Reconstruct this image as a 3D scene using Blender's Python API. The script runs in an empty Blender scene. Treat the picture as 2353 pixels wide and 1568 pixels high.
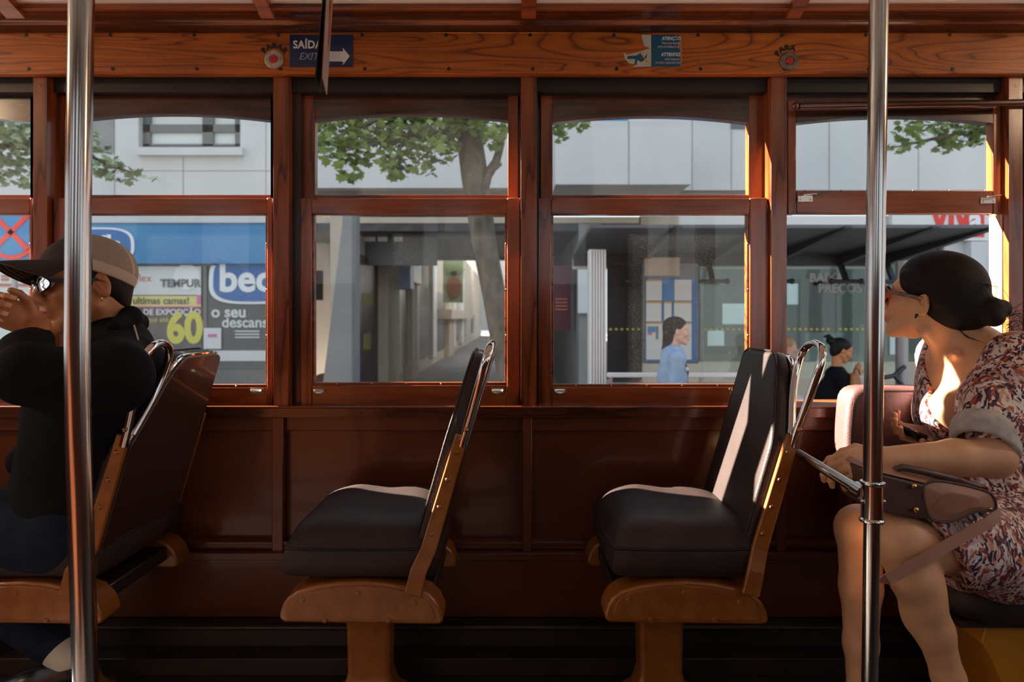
import bpy, math, random
import numpy as np
from mathutils import Vector, Matrix
random.seed(7)
R = math.radians
F, CX, HY, ZC = 1569.0, 1176.5, 730.0, 1.05     # focal length, principal column, horizon row (pixels of the 2353 wide frame), eye height
scene = bpy.context.scene
col = scene.collection
WLOC = {}                                       # world position of every empty / part that owns children

def at(px, py, Y):
    return Vector(((px - CX) * Y / F, Y, ZC - (py - HY) * Y / F))
def ax(px, Y): return (px - CX) * Y / F
def az(py, Y): return ZC - (py - HY) * Y / F

# ------------------------------------------------------------------ mesh builder
class MB:
    def __init__(s): s.v = []; s.f = []; s.m = []
    def add(s, verts, faces, mi=0):
        b = len(s.v); s.v += [tuple(v) for v in verts]
        s.f += [tuple(b + i for i in f) for f in faces]; s.m += [mi] * len(faces); return s
    def box(s, x0, x1, y0, y1, z0, z1, mi=0):
        x0, x1 = sorted((x0, x1)); y0, y1 = sorted((y0, y1)); z0, z1 = sorted((z0, z1))
        v = [(x, y, z) for x in (x0, x1) for y in (y0, y1) for z in (z0, z1)]
        return s.add(v, [(0, 1, 3, 2), (4, 6, 7, 5), (0, 4, 5, 1), (2, 3, 7, 6), (0, 2, 6, 4), (1, 5, 7, 3)], mi)
    def bar(s, a, b, w, h, up=(0, 0, 1), mi=0):
        a, b = Vector(a), Vector(b); d = (b - a).normalized(); sd = d.cross(Vector(up)).normalized(); u = sd.cross(d)
        v = [p + sd * (w / 2 * i) + u * (h / 2 * j) for p in (a, b) for i, j in ((-1, -1), (1, -1), (1, 1), (-1, 1))]
        return s.add(v, [(3, 2, 1, 0), (4, 5, 6, 7), (0, 1, 5, 4), (1, 2, 6, 5), (2, 3, 7, 6), (3, 0, 4, 7)], mi)
    def prism(s, pts, off, mi=0):
        pts = [Vector(p) for p in pts]; off = Vector(off); n = len(pts)
        nr = Vector((0, 0, 0))
        for i in range(n): nr += pts[i].cross(pts[(i + 1) % n])
        if nr.dot(off) > 0: pts.reverse()
        v = pts + [p + off for p in pts]
        f = [tuple(range(n)), tuple(range(2 * n - 1, n - 1, -1))]
        f += [((i + 1) % n, i, n + i, n + (i + 1) % n) for i in range(n)]
        return s.add(v, f, mi)
    def loft(s, rings, closed=True, caps=True, mi=0):
        n = len(rings[0]); v = [p for r in rings for p in r]; f = []
        for k in range(len(rings) - 1):
            for i in range(n if closed else n - 1):
                j = (i + 1) % n
                f.append((k * n + i, k * n + j, (k + 1) * n + j, (k + 1) * n + i))
        if caps and closed:
            f.append(tuple(range(n - 1, -1, -1))); f.append(tuple(range((len(rings) - 1) * n, len(rings) * n)))
        return s.add(v, f, mi)
    def tube(s, pts, r, n=12, closed=False, sx=1.0, up=None, mi=0, caps=True):
        pts = [Vector(p) for p in pts]; m = len(pts)
        rr = r if isinstance(r, (list, tuple)) else [r] * m
        tg = []
        for i in range(m):
            a = pts[(i - 1) % m] if (closed or i > 0) else pts[i]
            b = pts[(i + 1) % m] if (closed or i < m - 1) else pts[i]
            tg.append((b - a).normalized())
        u = Vector(up) if up else (Vector((0, 0, 1)) if abs(tg[0].z) < .9 else Vector((0, 1, 0)))
        rings = []
        for i in range(m):
            t = tg[i]
            if up: sd = t.cross(Vector(up)).normalized(); u = sd.cross(t).normalized()
            else: u = (u - t * u.dot(t)).normalized(); sd = t.cross(u).normalized()
            rings.append([pts[i] + sd * (math.cos(2 * math.pi * k / n) * rr[i] * sx) + u * (math.sin(2 * math.pi * k / n) * rr[i]) for k in range(n)])
        if closed: rings.append(rings[0])
        return s.loft(rings, True, caps and not closed, mi)
    def ball(s, c, r, nu=14, nv=9, mi=0):
        c = Vector(c); r = (r, r, r) if not hasattr(r, '__len__') else r
        v = [c + Vector((0, 0, -r[2]))]
        for j in range(1, nv):
            p = -math.pi / 2 + math.pi * j / nv
            for i in range(nu):
                a = 2 * math.pi * i / nu
                v.append(c + Vector((r[0] * math.cos(p) * math.cos(a), r[1] * math.cos(p) * math.sin(a), r[2] * math.sin(p))))
        v.append(c + Vector((0, 0, r[2]))); f = []
        for i in range(nu):
            j = (i + 1) % nu
            f.append((0, 1 + j, 1 + i)); f.append((len(v) - 1, 1 + (nv - 2) * nu + i, 1 + (nv - 2) * nu + j))
            for k in range(nv - 2): f.append((1 + k * nu + i, 1 + k * nu + j, 1 + (k + 1) * nu + j, 1 + (k + 1) * nu + i))
        return s.add(v, f, mi)
    def lathe(s, c, prof, axis=(0, 0, 1), n=24, mi=0):
        c = Vector(c); a = Vector(axis).normalized(); u = a.orthogonal().normalized(); w = a.cross(u)
        rings = [[c + a * h + u * (r * math.cos(2 * math.pi * k / n)) + w * (r * math.sin(2 * math.pi * k / n)) for k in range(n)] for r, h in prof]
        return s.loft(rings, True, True, mi)
    def grid(s, fn, nu, nv, mi=0):
        v = [fn(i / nu, j / nv) for j in range(nv + 1) for i in range(nu + 1)]
        f = [(j * (nu + 1) + i, j * (nu + 1) + i + 1, (j + 1) * (nu + 1) + i + 1, (j + 1) * (nu + 1) + i) for j in range(nv) for i in range(nu)]
        return s.add(v, f, mi)

def mesh_obj(name, v, f, mats, parent=None, mi=None, smooth=True, ang=38, bevel=0, seg=2, sub=0, origin=None):
    base = WLOC[parent] if parent is not None else None
    v = np.asarray(v, dtype=np.float64)
    if base is None:
        base = Vector(origin) if origin is not None else Vector(((v[:, 0].min() + v[:, 0].max()) / 2, (v[:, 1].min() + v[:, 1].max()) / 2, v[:, 2].min()))
    v = v - np.array(base)
    me = bpy.data.meshes.new(name)
    if isinstance(f, np.ndarray):
        nf = len(f); me.vertices.add(len(v)); me.vertices.foreach_set('co', v.astype(np.float32).ravel())
        me.loops.add(nf * 4); me.loops.foreach_set('vertex_index', f.astype(np.int32).ravel())
        me.polygons.add(nf); me.polygons.foreach_set('loop_start', np.arange(nf, dtype=np.int32) * 4)
        try: me.polygons.foreach_set('loop_total', np.full(nf, 4, dtype=np.int32))
        except Exception: pass
        me.update(calc_edges=True)
    else:
        me.from_pydata(v.tolist(), [], f)
    mats = mats if isinstance(mats, (list, tuple)) else [mats]
    for m in mats: me.materials.append(m)
    if mi is not None and len(mats) > 1: me.polygons.foreach_set('material_index', np.asarray(mi, dtype=np.int32))
    if not isinstance(f, np.ndarray):
        import bmesh
        bm = bmesh.new(); bm.from_mesh(me); bmesh.ops.recalc_face_normals(bm, faces=bm.faces); bm.to_mesh(me); bm.free()
    if smooth:
        me.shade_smooth()
        if ang and ang < 180: me.set_sharp_from_angle(angle=R(ang))
    me.update()
    o = bpy.data.objects.new(name, me); col.objects.link(o)
    WLOC[o] = Vector(base)
    if parent is not None: o.parent = parent
    else: o.location = base
    if bevel:
        b = o.modifiers.new('bevel', 'BEVEL'); b.width = bevel; b.segments = seg; b.limit_method = 'ANGLE'; b.angle_limit = R(35)
        b.use_clamp_overlap = True
    if sub:
        b = o.modifiers.new('sub', 'SUBSURF'); b.levels = sub; b.render_levels = sub
    return o
def build(mb, name, mats, parent=None, **k):
    return mesh_obj(name, mb.v, mb.f, mats, parent, mb.m, **k)
def tag(o, label=None, cat=None, group=None, kind=None):
    if label: o['label'] = label
    if cat: o['category'] = cat
    if group: o['group'] = group
    if kind: o['kind'] = kind
    return o
def empty(name, loc, label=None, cat=None, group=None, kind=None):
    o = bpy.data.objects.new(name, None); o.empty_display_size = .05; o.location = loc; col.objects.link(o)
    WLOC[o] = Vector(loc); return tag(o, label, cat, group, kind)
def struct(mb, name, mats, **k):
    o = build(mb, name, mats, None, **k); o['kind'] = 'structure'; return o
def copy_tree(o, d, parent=None):
    c = o.copy(); col.objects.link(c); WLOC[c] = WLOC[o] + Vector(d)
    if parent is not None: c.parent = parent
    else: c.location = o.location + Vector(d)
    for ch in list(o.children): copy_tree(ch, d, c)
    return c

def text_mesh(body, size, loc, align='LEFT', bold=0.0, shear=0.0, rot=0.0, sx=1.0, depth=.0006, spacing=1.0, tilt=None):
    """Lettering that faces the street side -Y; returns an MB in world coordinates."""
    cu = bpy.data.curves.new('t', 'FONT'); cu.body = body; cu.size = size; cu.align_x = align; cu.align_y = 'CENTER'
    cu.extrude = depth; cu.offset = bold; cu.shear = shear; cu.space_character = spacing; cu.resolution_u = 4
    o = bpy.data.objects.new('t', cu); col.objects.link(o)
    me = bpy.data.meshes.new_from_object(o.evaluated_get(bpy.context.evaluated_depsgraph_get()))
    M = Matrix.Translation(Vector(loc)) @ (tilt or Matrix.Identity(4)) @ Matrix.Rotation(R(90), 4, 'X') @ Matrix.Rotation(rot, 4, 'Z') @ Matrix.Diagonal((sx, 1, 1, 1))
    mb = MB(); mb.add([M @ v.co for v in me.vertices], [tuple(p.vertices) for p in me.polygons])
    bpy.data.objects.remove(o); bpy.data.meshes.remove(me); bpy.data.curves.remove(cu)
    return mb
def lettering(name, mat, parent, *args, **k):
    mb = text_mesh(*args, **k); return build(mb, name, mat, parent, smooth=False)

# ------------------------------------------------------------------ materials
def new_mat(name):
    m = bpy.data.materials.new(name); m.use_nodes = True; nt = m.node_tree; nt.nodes.clear()
    out = nt.nodes.new('ShaderNodeOutputMaterial'); b = nt.nodes.new('ShaderNodeBsdfPrincipled')
    nt.links.new(b.outputs[0], out.inputs[0]); return m, nt, b, out
def c4(c): return (c[0], c[1], c[2], 1)
def sr(r, g, b):
    f = lambda x: (x / 255 / 12.92) if x / 255 <= .04045 else ((x / 255 + .055) / 1.055) ** 2.4
    return (f(r), f(g), f(b))
def node(nt, t, **k):
    n = nt.nodes.new(t)
    for a, v in k.items(): setattr(n, a, v)
    return n
def coords(nt, scale, kind='Object', rot=(0, 0, 0)):
    t = node(nt, 'ShaderNodeTexCoord'); mp = node(nt, 'ShaderNodeMapping')
    mp.inputs['Scale'].default_value = scale; mp.inputs['Rotation'].default_value = rot
    nt.links.new(t.outputs[kind], mp.inputs[0]); return mp.outputs[0]
def ramp(nt, fac, stops, interp='LINEAR'):
    r = node(nt, 'ShaderNodeValToRGB'); r.color_ramp.interpolation = interp
    e = r.color_ramp.elements
    while len(e) < len(stops): e.new(.5)
    for i, (p, c) in enumerate(stops): e[i].position = p; e[i].color = c4(c)
    nt.links.new(fac, r.inputs[0]); return r.outputs[0]
def bump(nt, b, height, strength, dist=.002):
    n = node(nt, 'ShaderNodeBump'); n.inputs['Strength'].default_value = strength; n.inputs['Distance'].default_value = dist
    nt.links.new(height, n.inputs['Height']); nt.links.new(n.outputs[0], b.inputs['Normal']); return n
def pmat(name, c, rough=.5, metal=0, c2=None, ns=8, amt=(.35, .65), bmp=None, coat=0, spec=.5, scale=(1, 1, 1), sss=0, emit=None, sheen=0):
    m, nt, b, out = new_mat(name)
    b.inputs['Base Color'].default_value = c4(c); b.inputs['Roughness'].default_value = rough; b.inputs['Metallic'].default_value = metal
    b.inputs['Coat Weight'].default_value = coat; b.inputs['Coat Roughness'].default_value = .08; b.inputs['Specular IOR Level'].default_value = spec
    if sss:
        b.inputs['Subsurface Weight'].default_value = sss; b.inputs['Subsurface Radius'].default_value = (1, .35, .18); b.inputs['Subsurface Scale'].default_value = .008
    if sheen: b.inputs['Sheen Weight'].default_value = sheen; b.inputs['Sheen Roughness'].default_value = .5
    co = coords(nt, scale)
    if c2 is not None:
        n = node(nt, 'ShaderNodeTexNoise'); n.inputs['Scale'].default_value = ns; n.inputs['Detail'].default_value = 5
        nt.links.new(co, n.inputs['Vector'])
        nt.links.new(ramp(nt, n.outputs[0], [(amt[0], c), (amt[1], c2)]), b.inputs['Base Color'])
    if bmp:
        kind, s, st = bmp
        if kind == 'v':
            n = node(nt, 'ShaderNodeTexVoronoi'); n.inputs['Scale'].default_value = s; h = n.outputs['Distance']
        else:
            n = node(nt, 'ShaderNodeTexNoise'); n.inputs['Scale'].default_value = s; n.inputs['Detail'].default_value = 4; h = n.outputs[0]
        nt.links.new(co, n.inputs['Vector']); bump(nt, b, h, st)
    return m
def wood(name, light, mid, dark, axis='X', rough=.3, coat=.5, freq=9, stretch=9, wear=.0):
    """Varnished softwood: long growth lines along one axis."""
    m, nt, b, out = new_mat(name)
    s = {'X': (1 / stretch * 2.2, 2.2, 2.2), 'Z': (2.2, 2.2, 1 / stretch * 2.2)}[axis]
    co = coords(nt, s)
    n = node(nt, 'ShaderNodeTexNoise'); n.inputs['Scale'].default_value = 2.6; n.inputs['Detail'].default_value = 2.5; n.inputs['Distortion'].default_value = .4
    nt.links.new(co, n.inputs['Vector'])
    mu = node(nt, 'ShaderNodeMath', operation='MULTIPLY'); mu.inputs[1].default_value = freq; nt.links.new(n.outputs[0], mu.inputs[0])
    fr = node(nt, 'ShaderNodeMath', operation='FRACT'); nt.links.new(mu.outputs[0], fr.inputs[0])
    base = ramp(nt, fr.outputs[0], [(0, mid), (.45, light), (.78, mid), (.93, dark), (1, mid)])
    f2 = node(nt, 'ShaderNodeTexNoise'); f2.inputs['Scale'].default_value = 30; f2.inputs['Detail'].default_value = 4
    nt.links.new(co, f2.inputs['Vector'])
    mx = node(nt, 'ShaderNodeMix', data_type='RGBA', blend_type='MULTIPLY'); mx.inputs['Factor'].default_value = .55
    nt.links.new(base, mx.inputs['A']); nt.links.new(ramp(nt, f2.outputs[0], [(.3, (.45, .4, .38)), (.62, (1, 1, 1))]), mx.inputs['B'])
    f3 = node(nt, 'ShaderNodeTexNoise'); f3.inputs['Scale'].default_value = 1.7; nt.links.new(coords(nt, (1, 1, 1)), f3.inputs['Vector'])
    mx2 = node(nt, 'ShaderNodeMix', data_type='RGBA', blend_type='MULTIPLY'); mx2.inputs['Factor'].default_value = .7
    nt.links.new(mx.outputs['Result'], mx2.inputs['A']); nt.links.new(ramp(nt, f3.outputs[0], [(.32, (.5, .46, .44)), (.6, (1, 1, 1))]), mx2.inputs['B'])
    nt.links.new(mx2.outputs['Result'], b.inputs['Base Color'])
    b.inputs['Roughness'].default_value = rough; b.inputs['Coat Weight'].default_value = coat; b.inputs['Coat Roughness'].default_value = .12
    bump(nt, b, f2.outputs[0], .12)
    return m
def glass_mat(name, tint=(1, 1, 1), dust=.05, refl=1.0, spots=900, rough=0.0):
    """Thin street glass: clear with a Fresnel reflection and a film of dust and dried drops."""
    m, nt, b, out = new_mat(name); nt.nodes.remove(b)
    tr = node(nt, 'ShaderNodeBsdfTransparent'); tr.inputs[0].default_value = c4(tint)
    gl = node(nt, 'ShaderNodeBsdfGlossy'); gl.inputs['Roughness'].default_value = rough
    fr = node(nt, 'ShaderNodeFresnel'); geo = node(nt, 'ShaderNodeNewGeometry'); io = node(nt, 'ShaderNodeMapRange')
    io.inputs['To Min'].default_value = 1.45; io.inputs['To Max'].default_value = 1 / 1.45      # both faces of the sheet reflect alike
    nt.links.new(geo.outputs['Backfacing'], io.inputs['Value']); nt.links.new(io.outputs[0], fr.inputs[0])
    mu = node(nt, 'ShaderNodeMath', operation='MULTIPLY'); mu.inputs[1].default_value = refl; nt.links.new(fr.outputs[0], mu.inputs[0])
    mx = node(nt, 'ShaderNodeMixShader'); nt.links.new(mu.outputs[0], mx.inputs[0]); nt.links.new(tr.outputs[0], mx.inputs[1]); nt.links.new(gl.outputs[0], mx.inputs[2])
    res = mx.outputs[0]
    if dust:
        df = node(nt, 'ShaderNodeBsdfTranslucent'); df.inputs[0].default_value = (.75, .73, .7, 1)
        n = node(nt, 'ShaderNodeTexVoronoi'); n.inputs['Scale'].default_value = spots * .3
        n2 = node(nt, 'ShaderNodeTexNoise'); n2.inputs['Scale'].default_value = 3.5; n2.inputs['Detail'].default_value = 3
        co = coords(nt, (1, 1, 1)); nt.links.new(co, n.inputs['Vector']); nt.links.new(co, n2.inputs['Vector'])
        a = ramp(nt, n.outputs['Distance'], [(.10, (1, 1, 1)), (.26, (.10, .10, .10))]); c = ramp(nt, n2.outputs[0], [(.3, (.3, .3, .3)), (.7, (1, 1, 1))])
        m1 = node(nt, 'ShaderNodeMath', operation='MULTIPLY'); nt.links.new(a, m1.inputs[0]); nt.links.new(c, m1.inputs[1])
        m2 = node(nt, 'ShaderNodeMath', operation='MULTIPLY'); m2.inputs[1].default_value = dust * 2.6; nt.links.new(m1.outputs[0], m2.inputs[0])
        x2 = node(nt, 'ShaderNodeMixShader'); nt.links.new(m2.outputs[0], x2.inputs[0]); nt.links.new(res, x2.inputs[1]); nt.links.new(df.outputs[0], x2.inputs[2])
        res = x2.outputs[0]
    nt.links.new(res, out.inputs[0]); return m

M = {}
M['plank'] = wood('orange_varnished_plank', (.58, .150, .012), (.48, .117, .009), (.18, .035, .004), 'X', .42, .0, 32, 11)
M['wood_x'] = wood('varnished_wood_rail', (.36, .088, .019), (.26, .058, .013), (.09, .019, .005), 'X', .26, .55, 9, 12)
M['wood_z'] = wood('varnished_wood_stile', (.36, .088, .019), (.26, .058, .013), (.09, .019, .005), 'Z', .26, .55, 9, 12)
M['dark_x'] = wood('dark_varnished_wood', (.12, .034, .012), (.085, .023, .009), (.03, .009, .004), 'X', .22, .8, 8, 10)
M['dark_z'] = wood('shade_dark_channel', (.045, .014, .007), (.035, .011, .006), (.015, .006, .004), 'Z', .3, .5, 8, 10)  # channel wood coloured dark to stand for the shadow beside the posts
M['jamb'] = wood('sunlit_jamb', (.50, .30, .16), (.42, .23, .12), (.2, .09, .04), 'Z', .4, .2, 9, 12)  # jamb wood paled so its sunlit strip reads as blown out
M['head'] = pmat('dark_header_paint', (.02, .012, .008), .5)
M['panel'] = pmat('brown_enamel_panel', (.135, .034, .011), .28, c2=(.10, .026, .009), ns=3, coat=.35)
M['panel_rail'] = pmat('brown_enamel_rail', (.155, .041, .013), .3, c2=(.115, .029, .010), ns=4, coat=.3)
M['kick'] = pmat('dark_floor_trim', (.025, .014, .010), .5, c2=(.016, .010, .008), ns=6)
M['floor'] = pmat('worn_dark_floor', (.028, .018, .014), .55, c2=(.018, .012, .010), ns=14)
M['bench_lit'] = pmat('lit_ochre_panel', (.62, .24, .018), .4, c2=(.54, .19, .015), ns=8)  # seat ochre brightened to stand for stronger light on the bench base
M['orange'] = pmat('ochre_enamel_iron', (.28, .092, .010), .34, c2=(.22, .066, .008), ns=24, bmp=('n', 60, .18), coat=.4)
M['plate'] = pmat('ochre_checkered_plate', (.28, .092, .010), .34, c2=(.21, .062, .008), ns=26, coat=.4)
M['leather'] = pmat('dark_brown_vinyl', (.036, .021, .018), .48, c2=(.028, .016, .014), ns=10, bmp=('v', 420, .35), spec=.3)
M['leather_side'] = pmat('black_vinyl_side', (.016, .010, .009), .45, bmp=('v', 420, .3), spec=.3)
M['maroon'] = pmat('maroon_vinyl', (.15, .058, .05), .40, c2=(.12, .045, .040), ns=12, bmp=('v', 380, .4))
M['backboard'] = pmat('dark_brown_backboard', (.035, .014, .009), .38, coat=.3)
M['chrome'] = pmat('polished_chrome', (.80, .78, .75), .07, 1)
M['steel'] = pmat('brushed_steel_tube', (.60, .58, .55), .17, 1, c2=(.50, .48, .455), ns=6, scale=(90, 90, .6))
M['brass'] = pmat('tarnished_screw', (.35, .2, .07), .35, .9)
M['nickel'] = pmat('nickel_fitting', (.66, .62, .55), .25, 1)
M['ceiling'] = pmat('cream_ceiling_enamel', (.80, .74, .66), .25, coat=.5)
M['glass'] = glass_mat('dusty_window_glass', (.97, .98, .97), .018, .5)
M['glass_clean'] = glass_mat('shelter_glass', (.86, .94, .91), .05, 1.0)
# ------------------------------------------------------------------ tram shell
YW = 2.2
def wx(px, Y=YW): return ax(px, Y)
def wz(py, Y=YW): return az(py, Y)
XL, XR = -3.2, 3.0

def plate_pattern(mat):
    nt = mat.node_tree; b = nt.nodes['Principled BSDF']
    ck = node(nt, 'ShaderNodeTexWave', wave_type='BANDS', bands_direction='DIAGONAL'); ck.inputs['Scale'].default_value = 95
    ck2 = node(nt, 'ShaderNodeTexWave', wave_type='BANDS', bands_direction='DIAGONAL'); ck2.inputs['Scale'].default_value = 95
    nt.links.new(coords(nt, (1, 0, 1)), ck.inputs[0]); nt.links.new(coords(nt, (1, 0, -1)), ck2.inputs[0])
    mu = node(nt, 'ShaderNodeMath', operation='MAXIMUM'); nt.links.new(ck.outputs[1], mu.inputs[0]); nt.links.new(ck2.outputs[1], mu.inputs[1])
    bump(nt, b, mu.outputs[0], .35, .0015)
plate_pattern(M['plate'])

mb = MB(); mb.box(XL, XR, -.4, YW, -.06, 0)
for i in range(26): mb.box(XL, XR, -.35 + i * .098, -.35 + i * .098 + .03, 0, .006)
struct(mb, 'floor', M['floor'], bevel=.002)

# window wall: enamelled panels below the sill
mb = MB(); mb.box(XL, XR, YW, YW + .11, -.3, .755)
struct(mb, 'wall_back', M['panel'])
mb = MB(); mb.box(XL, XR, 2.184, YW, wz(990, 2.19), .74)
struct(mb, 'trim_1', M['panel_rail'], bevel=.003)
batt = [(-505, -483), (85, 107), (634, 660), (1200, 1222), (1772, 1796), (2345, 2368)]
for i, (a, b) in enumerate(batt):
    mb = MB(); mb.box(wx(a), wx(b), 2.16, 2.184, wz(1268), .735)
    struct(mb, 'trim_%d' % (2 + i), M['panel_rail'], bevel=.003)
mb = MB()
mb.box(XL, XR, 2.165, YW, wz(1250, 2.18), wz(1242, 2.18)); mb.box(XL, XR, 2.175, YW, wz(1262, 2.18), wz(1250, 2.18))
mb.box(XL, XR, 2.145, YW, wz(1285, 2.16), wz(1268, 2.16))
struct(mb, 'trim_8', M['panel_rail'], bevel=.002)
mb = MB(); mb.box(XL, XR, 2.15, YW, wz(1418, 2.15), wz(1285, 2.16))
struct(mb, 'trim_9', M['panel'])
mb = MB(); mb.box(XL, XR, 2.08, 2.19, .0, wz(1420, 2.15)); mb.tube([(XL, 2.05, wz(1443, 2.05)), (XR, 2.05, wz(1443, 2.05))], .008, 8); mb.box(XL, XR, 2.0, 2.08, .0, .05)
struct(mb, 'baseboard_back', M['kick'], bevel=.002)
# sill: a thin varnished ledge with a dark nosing
mb = MB(); mb.box(XL, XR, 2.150, 2.33, wz(939, 2.15), wz(933, 2.16))
struct(mb, 'trim_10', M['wood_x'], bevel=.003)
mb = MB(); mb.box(XL, XR, 2.154, YW, wz(960, 2.154), wz(939, 2.15))
for p in (160, 410, 600, 832, 1078, 1213, 1420, 1700): mb.ball((wx(p, 2.153), 2.154, wz(949, 2.153)), .003, 8, 5)
struct(mb, 'trim_11', M['dark_x'], bevel=.004)
# header: plank with stop buttons and signs, dark soffit under it
ZP0, ZP1 = az(170, 2.14), az(74, 2.14)
plank = MB(); plank.box(XL, XR, 2.14, 2.17, ZP0, ZP1)
struct(plank, 'trim_12', M['plank'], bevel=.004)
mb = MB()
for i in range(-3, 12):
    for dy, off in ((80, 0), (158, 0)):
        x = 60 + i * 193 + (6 if dy > 100 else 0)
        mb.lathe((ax(x, 2.139), 2.14, az(dy, 2.139)), [(.0, -.0015), (.0055, -.0015), (.006, .0)], (0, 1, 0), 10)
tag(build(mb, 'plank_screw', M['kick']), None, None, None, 'structure').name = 'trim_13'
mb = MB(); mb.box(XL, XR, 2.195, 2.30, wz(213), 1.98); mb.box(XL, XR, 2.165, 2.2, ZP0 + .002, ZP0 + .05)
for p, q in ((401, 203), (948, 203), (1497, 207)): mb.ball((wx(p, 2.195), 2.195, wz(q, 2.195)), .003, 8, 5)
struct(mb, 'trim_14', M['head'])
# cornice and ceiling
prof = [(2.17, ZP1 - .004), (2.115, ZP1 + .002), (2.10, ZP1 + .012), (2.075, ZP1 + .024), (2.045, az(27, 2.045)), (2.02, az(25, 2.02)), (2.02, az(25, 2.02) + .03), (2.17, az(25, 2.02) + .09)]
mb = MB(); mb.prism([(XL, y, z) for y, z in prof], (XR - XL, 0, 0)); struct(mb, 'trim_15', M['dark_x'], ang=50)
mb = MB(); mb.box(XL, XR, 2.004, 2.02, az(21.5, 2.005), az(21.5, 2.005) + .02)
struct(mb, 'trim_16', M['wood_x'], bevel=.002)
cz0 = az(21, 2.01) + .012
def cz(y): return cz0 + .20 * (1 - ((y - .85) / 1.16) ** 2) if y > -.4 else cz0
cp = [2.02 - i * .11 for i in range(22)]
mb = MB()
mb.loft([[(XL, y, cz(y)) for y in cp], [(XR, y, cz(y)) for y in cp]], closed=False, caps=False)
mb.loft([[(XL, y, cz(y) + .05) for y in reversed(cp)], [(XR, y, cz(y) + .05) for y in reversed(cp)]], closed=False, caps=False)
struct(mb, 'ceiling', M['ceiling'])
for i, p in enumerate((-620, 18, 606, 1215, 1833, 2460)):
    x = ax(p, 2.0); mb = MB(); w = .022 if p != 18 else .03
    mb.loft([[(x - w, y, cz(y) + .002), (x - w, y, cz(y) - .022), (x + w, y, cz(y) - .022), (x + w, y, cz(y) + .002)] for y in [2.035] + cp[1:]])
    struct(mb, 'trim_%d' % (17 + i), M['dark_z'] if False else M['wood_x'], bevel=.003)

# posts between the windows
posts = [(-480, -446), (76, 108), (628, 663), (1197, 1233), (1772, 1808), (2318, 2350), (2880, 2915)]
for i, (a, b) in enumerate(posts):
    mb = MB(); mb.box(wx(a, 2.165), wx(b, 2.165), 2.165, 2.25 if a == 2318 else 2.30, wz(935), 1.83)
    for q in (205, 378, 553, 728, 900):
        mb.lathe((wx((a + b) / 2, 2.165), 2.1655, wz(q)), [(0, -.001), (.005, -.001), (.0055, .0)], (0, 1, 0), 10)
    struct(mb, 'trim_%d' % (23 + i), M['wood_z'], bevel=.004)

def arch(x0, x1, zt, ze, zm, y0, y1, n=16):
    """Top rail with a low arch: flat top zt, underside from ze at the ends to zm in the middle."""
    low = [(x0 + (x1 - x0) * i / n, zm - (zm - ze) * (2 * i / n - 1) ** 2) for i in range(n + 1)]
    mb = MB(); top = [(x, zt) for x, z in low]
    for i in range(n):
        (xa, za), (xb, zb) = low[i], low[i + 1]
        v = [(xa, y0, za), (xb, y0, zb), (xb, y0, zt), (xa, y0, zt), (xa, y1, za), (xb, y1, zb), (xb, y1, zt), (xa, y1, zt)]
        f = [(0, 1, 2, 3), (5, 4, 7, 6), (0, 4, 5, 1), (3, 2, 6, 7)]
        if i == 0: f.append((0, 3, 7, 4))
        if i == n - 1: f.append((1, 5, 6, 2))
        mb.add(v, f)
    import bmesh
    return mb
def sash_handle(par, px, py, Y, lip=True):
    x, z = ax(px, Y), az(py, Y)
    mb = MB(); mb.box(x - .021, x + .021, Y - .0025, Y, z - .010, z + .010)
    for s in (-1, 1): mb.ball((x + s * .016, Y - .0025, z - .004), .0028, 8, 5)
    h = build(mb, 'sash_handle', M['brass'], par, bevel=.001)
    mb = MB()
    mb.grid(lambda u, v: Vector((x + (u - .5) * .036, Y - .003 - .013 * math.sin(v * 1.57), z + .008 - (1 - math.cos(v * 1.57)) * .013 * math.sqrt(max(0, 1 - (2 * u - 1) ** 2)) - .001)), 14, 6)
    build(mb, 'finger_lip', M['nickel'], h)
def screws(pts, par, mat='nickel', r=.0026):
    for p in pts:
        mb = MB(); mb.ball(p, r, 8, 5); build(mb, 'bead_screw', M[mat], par)

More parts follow.
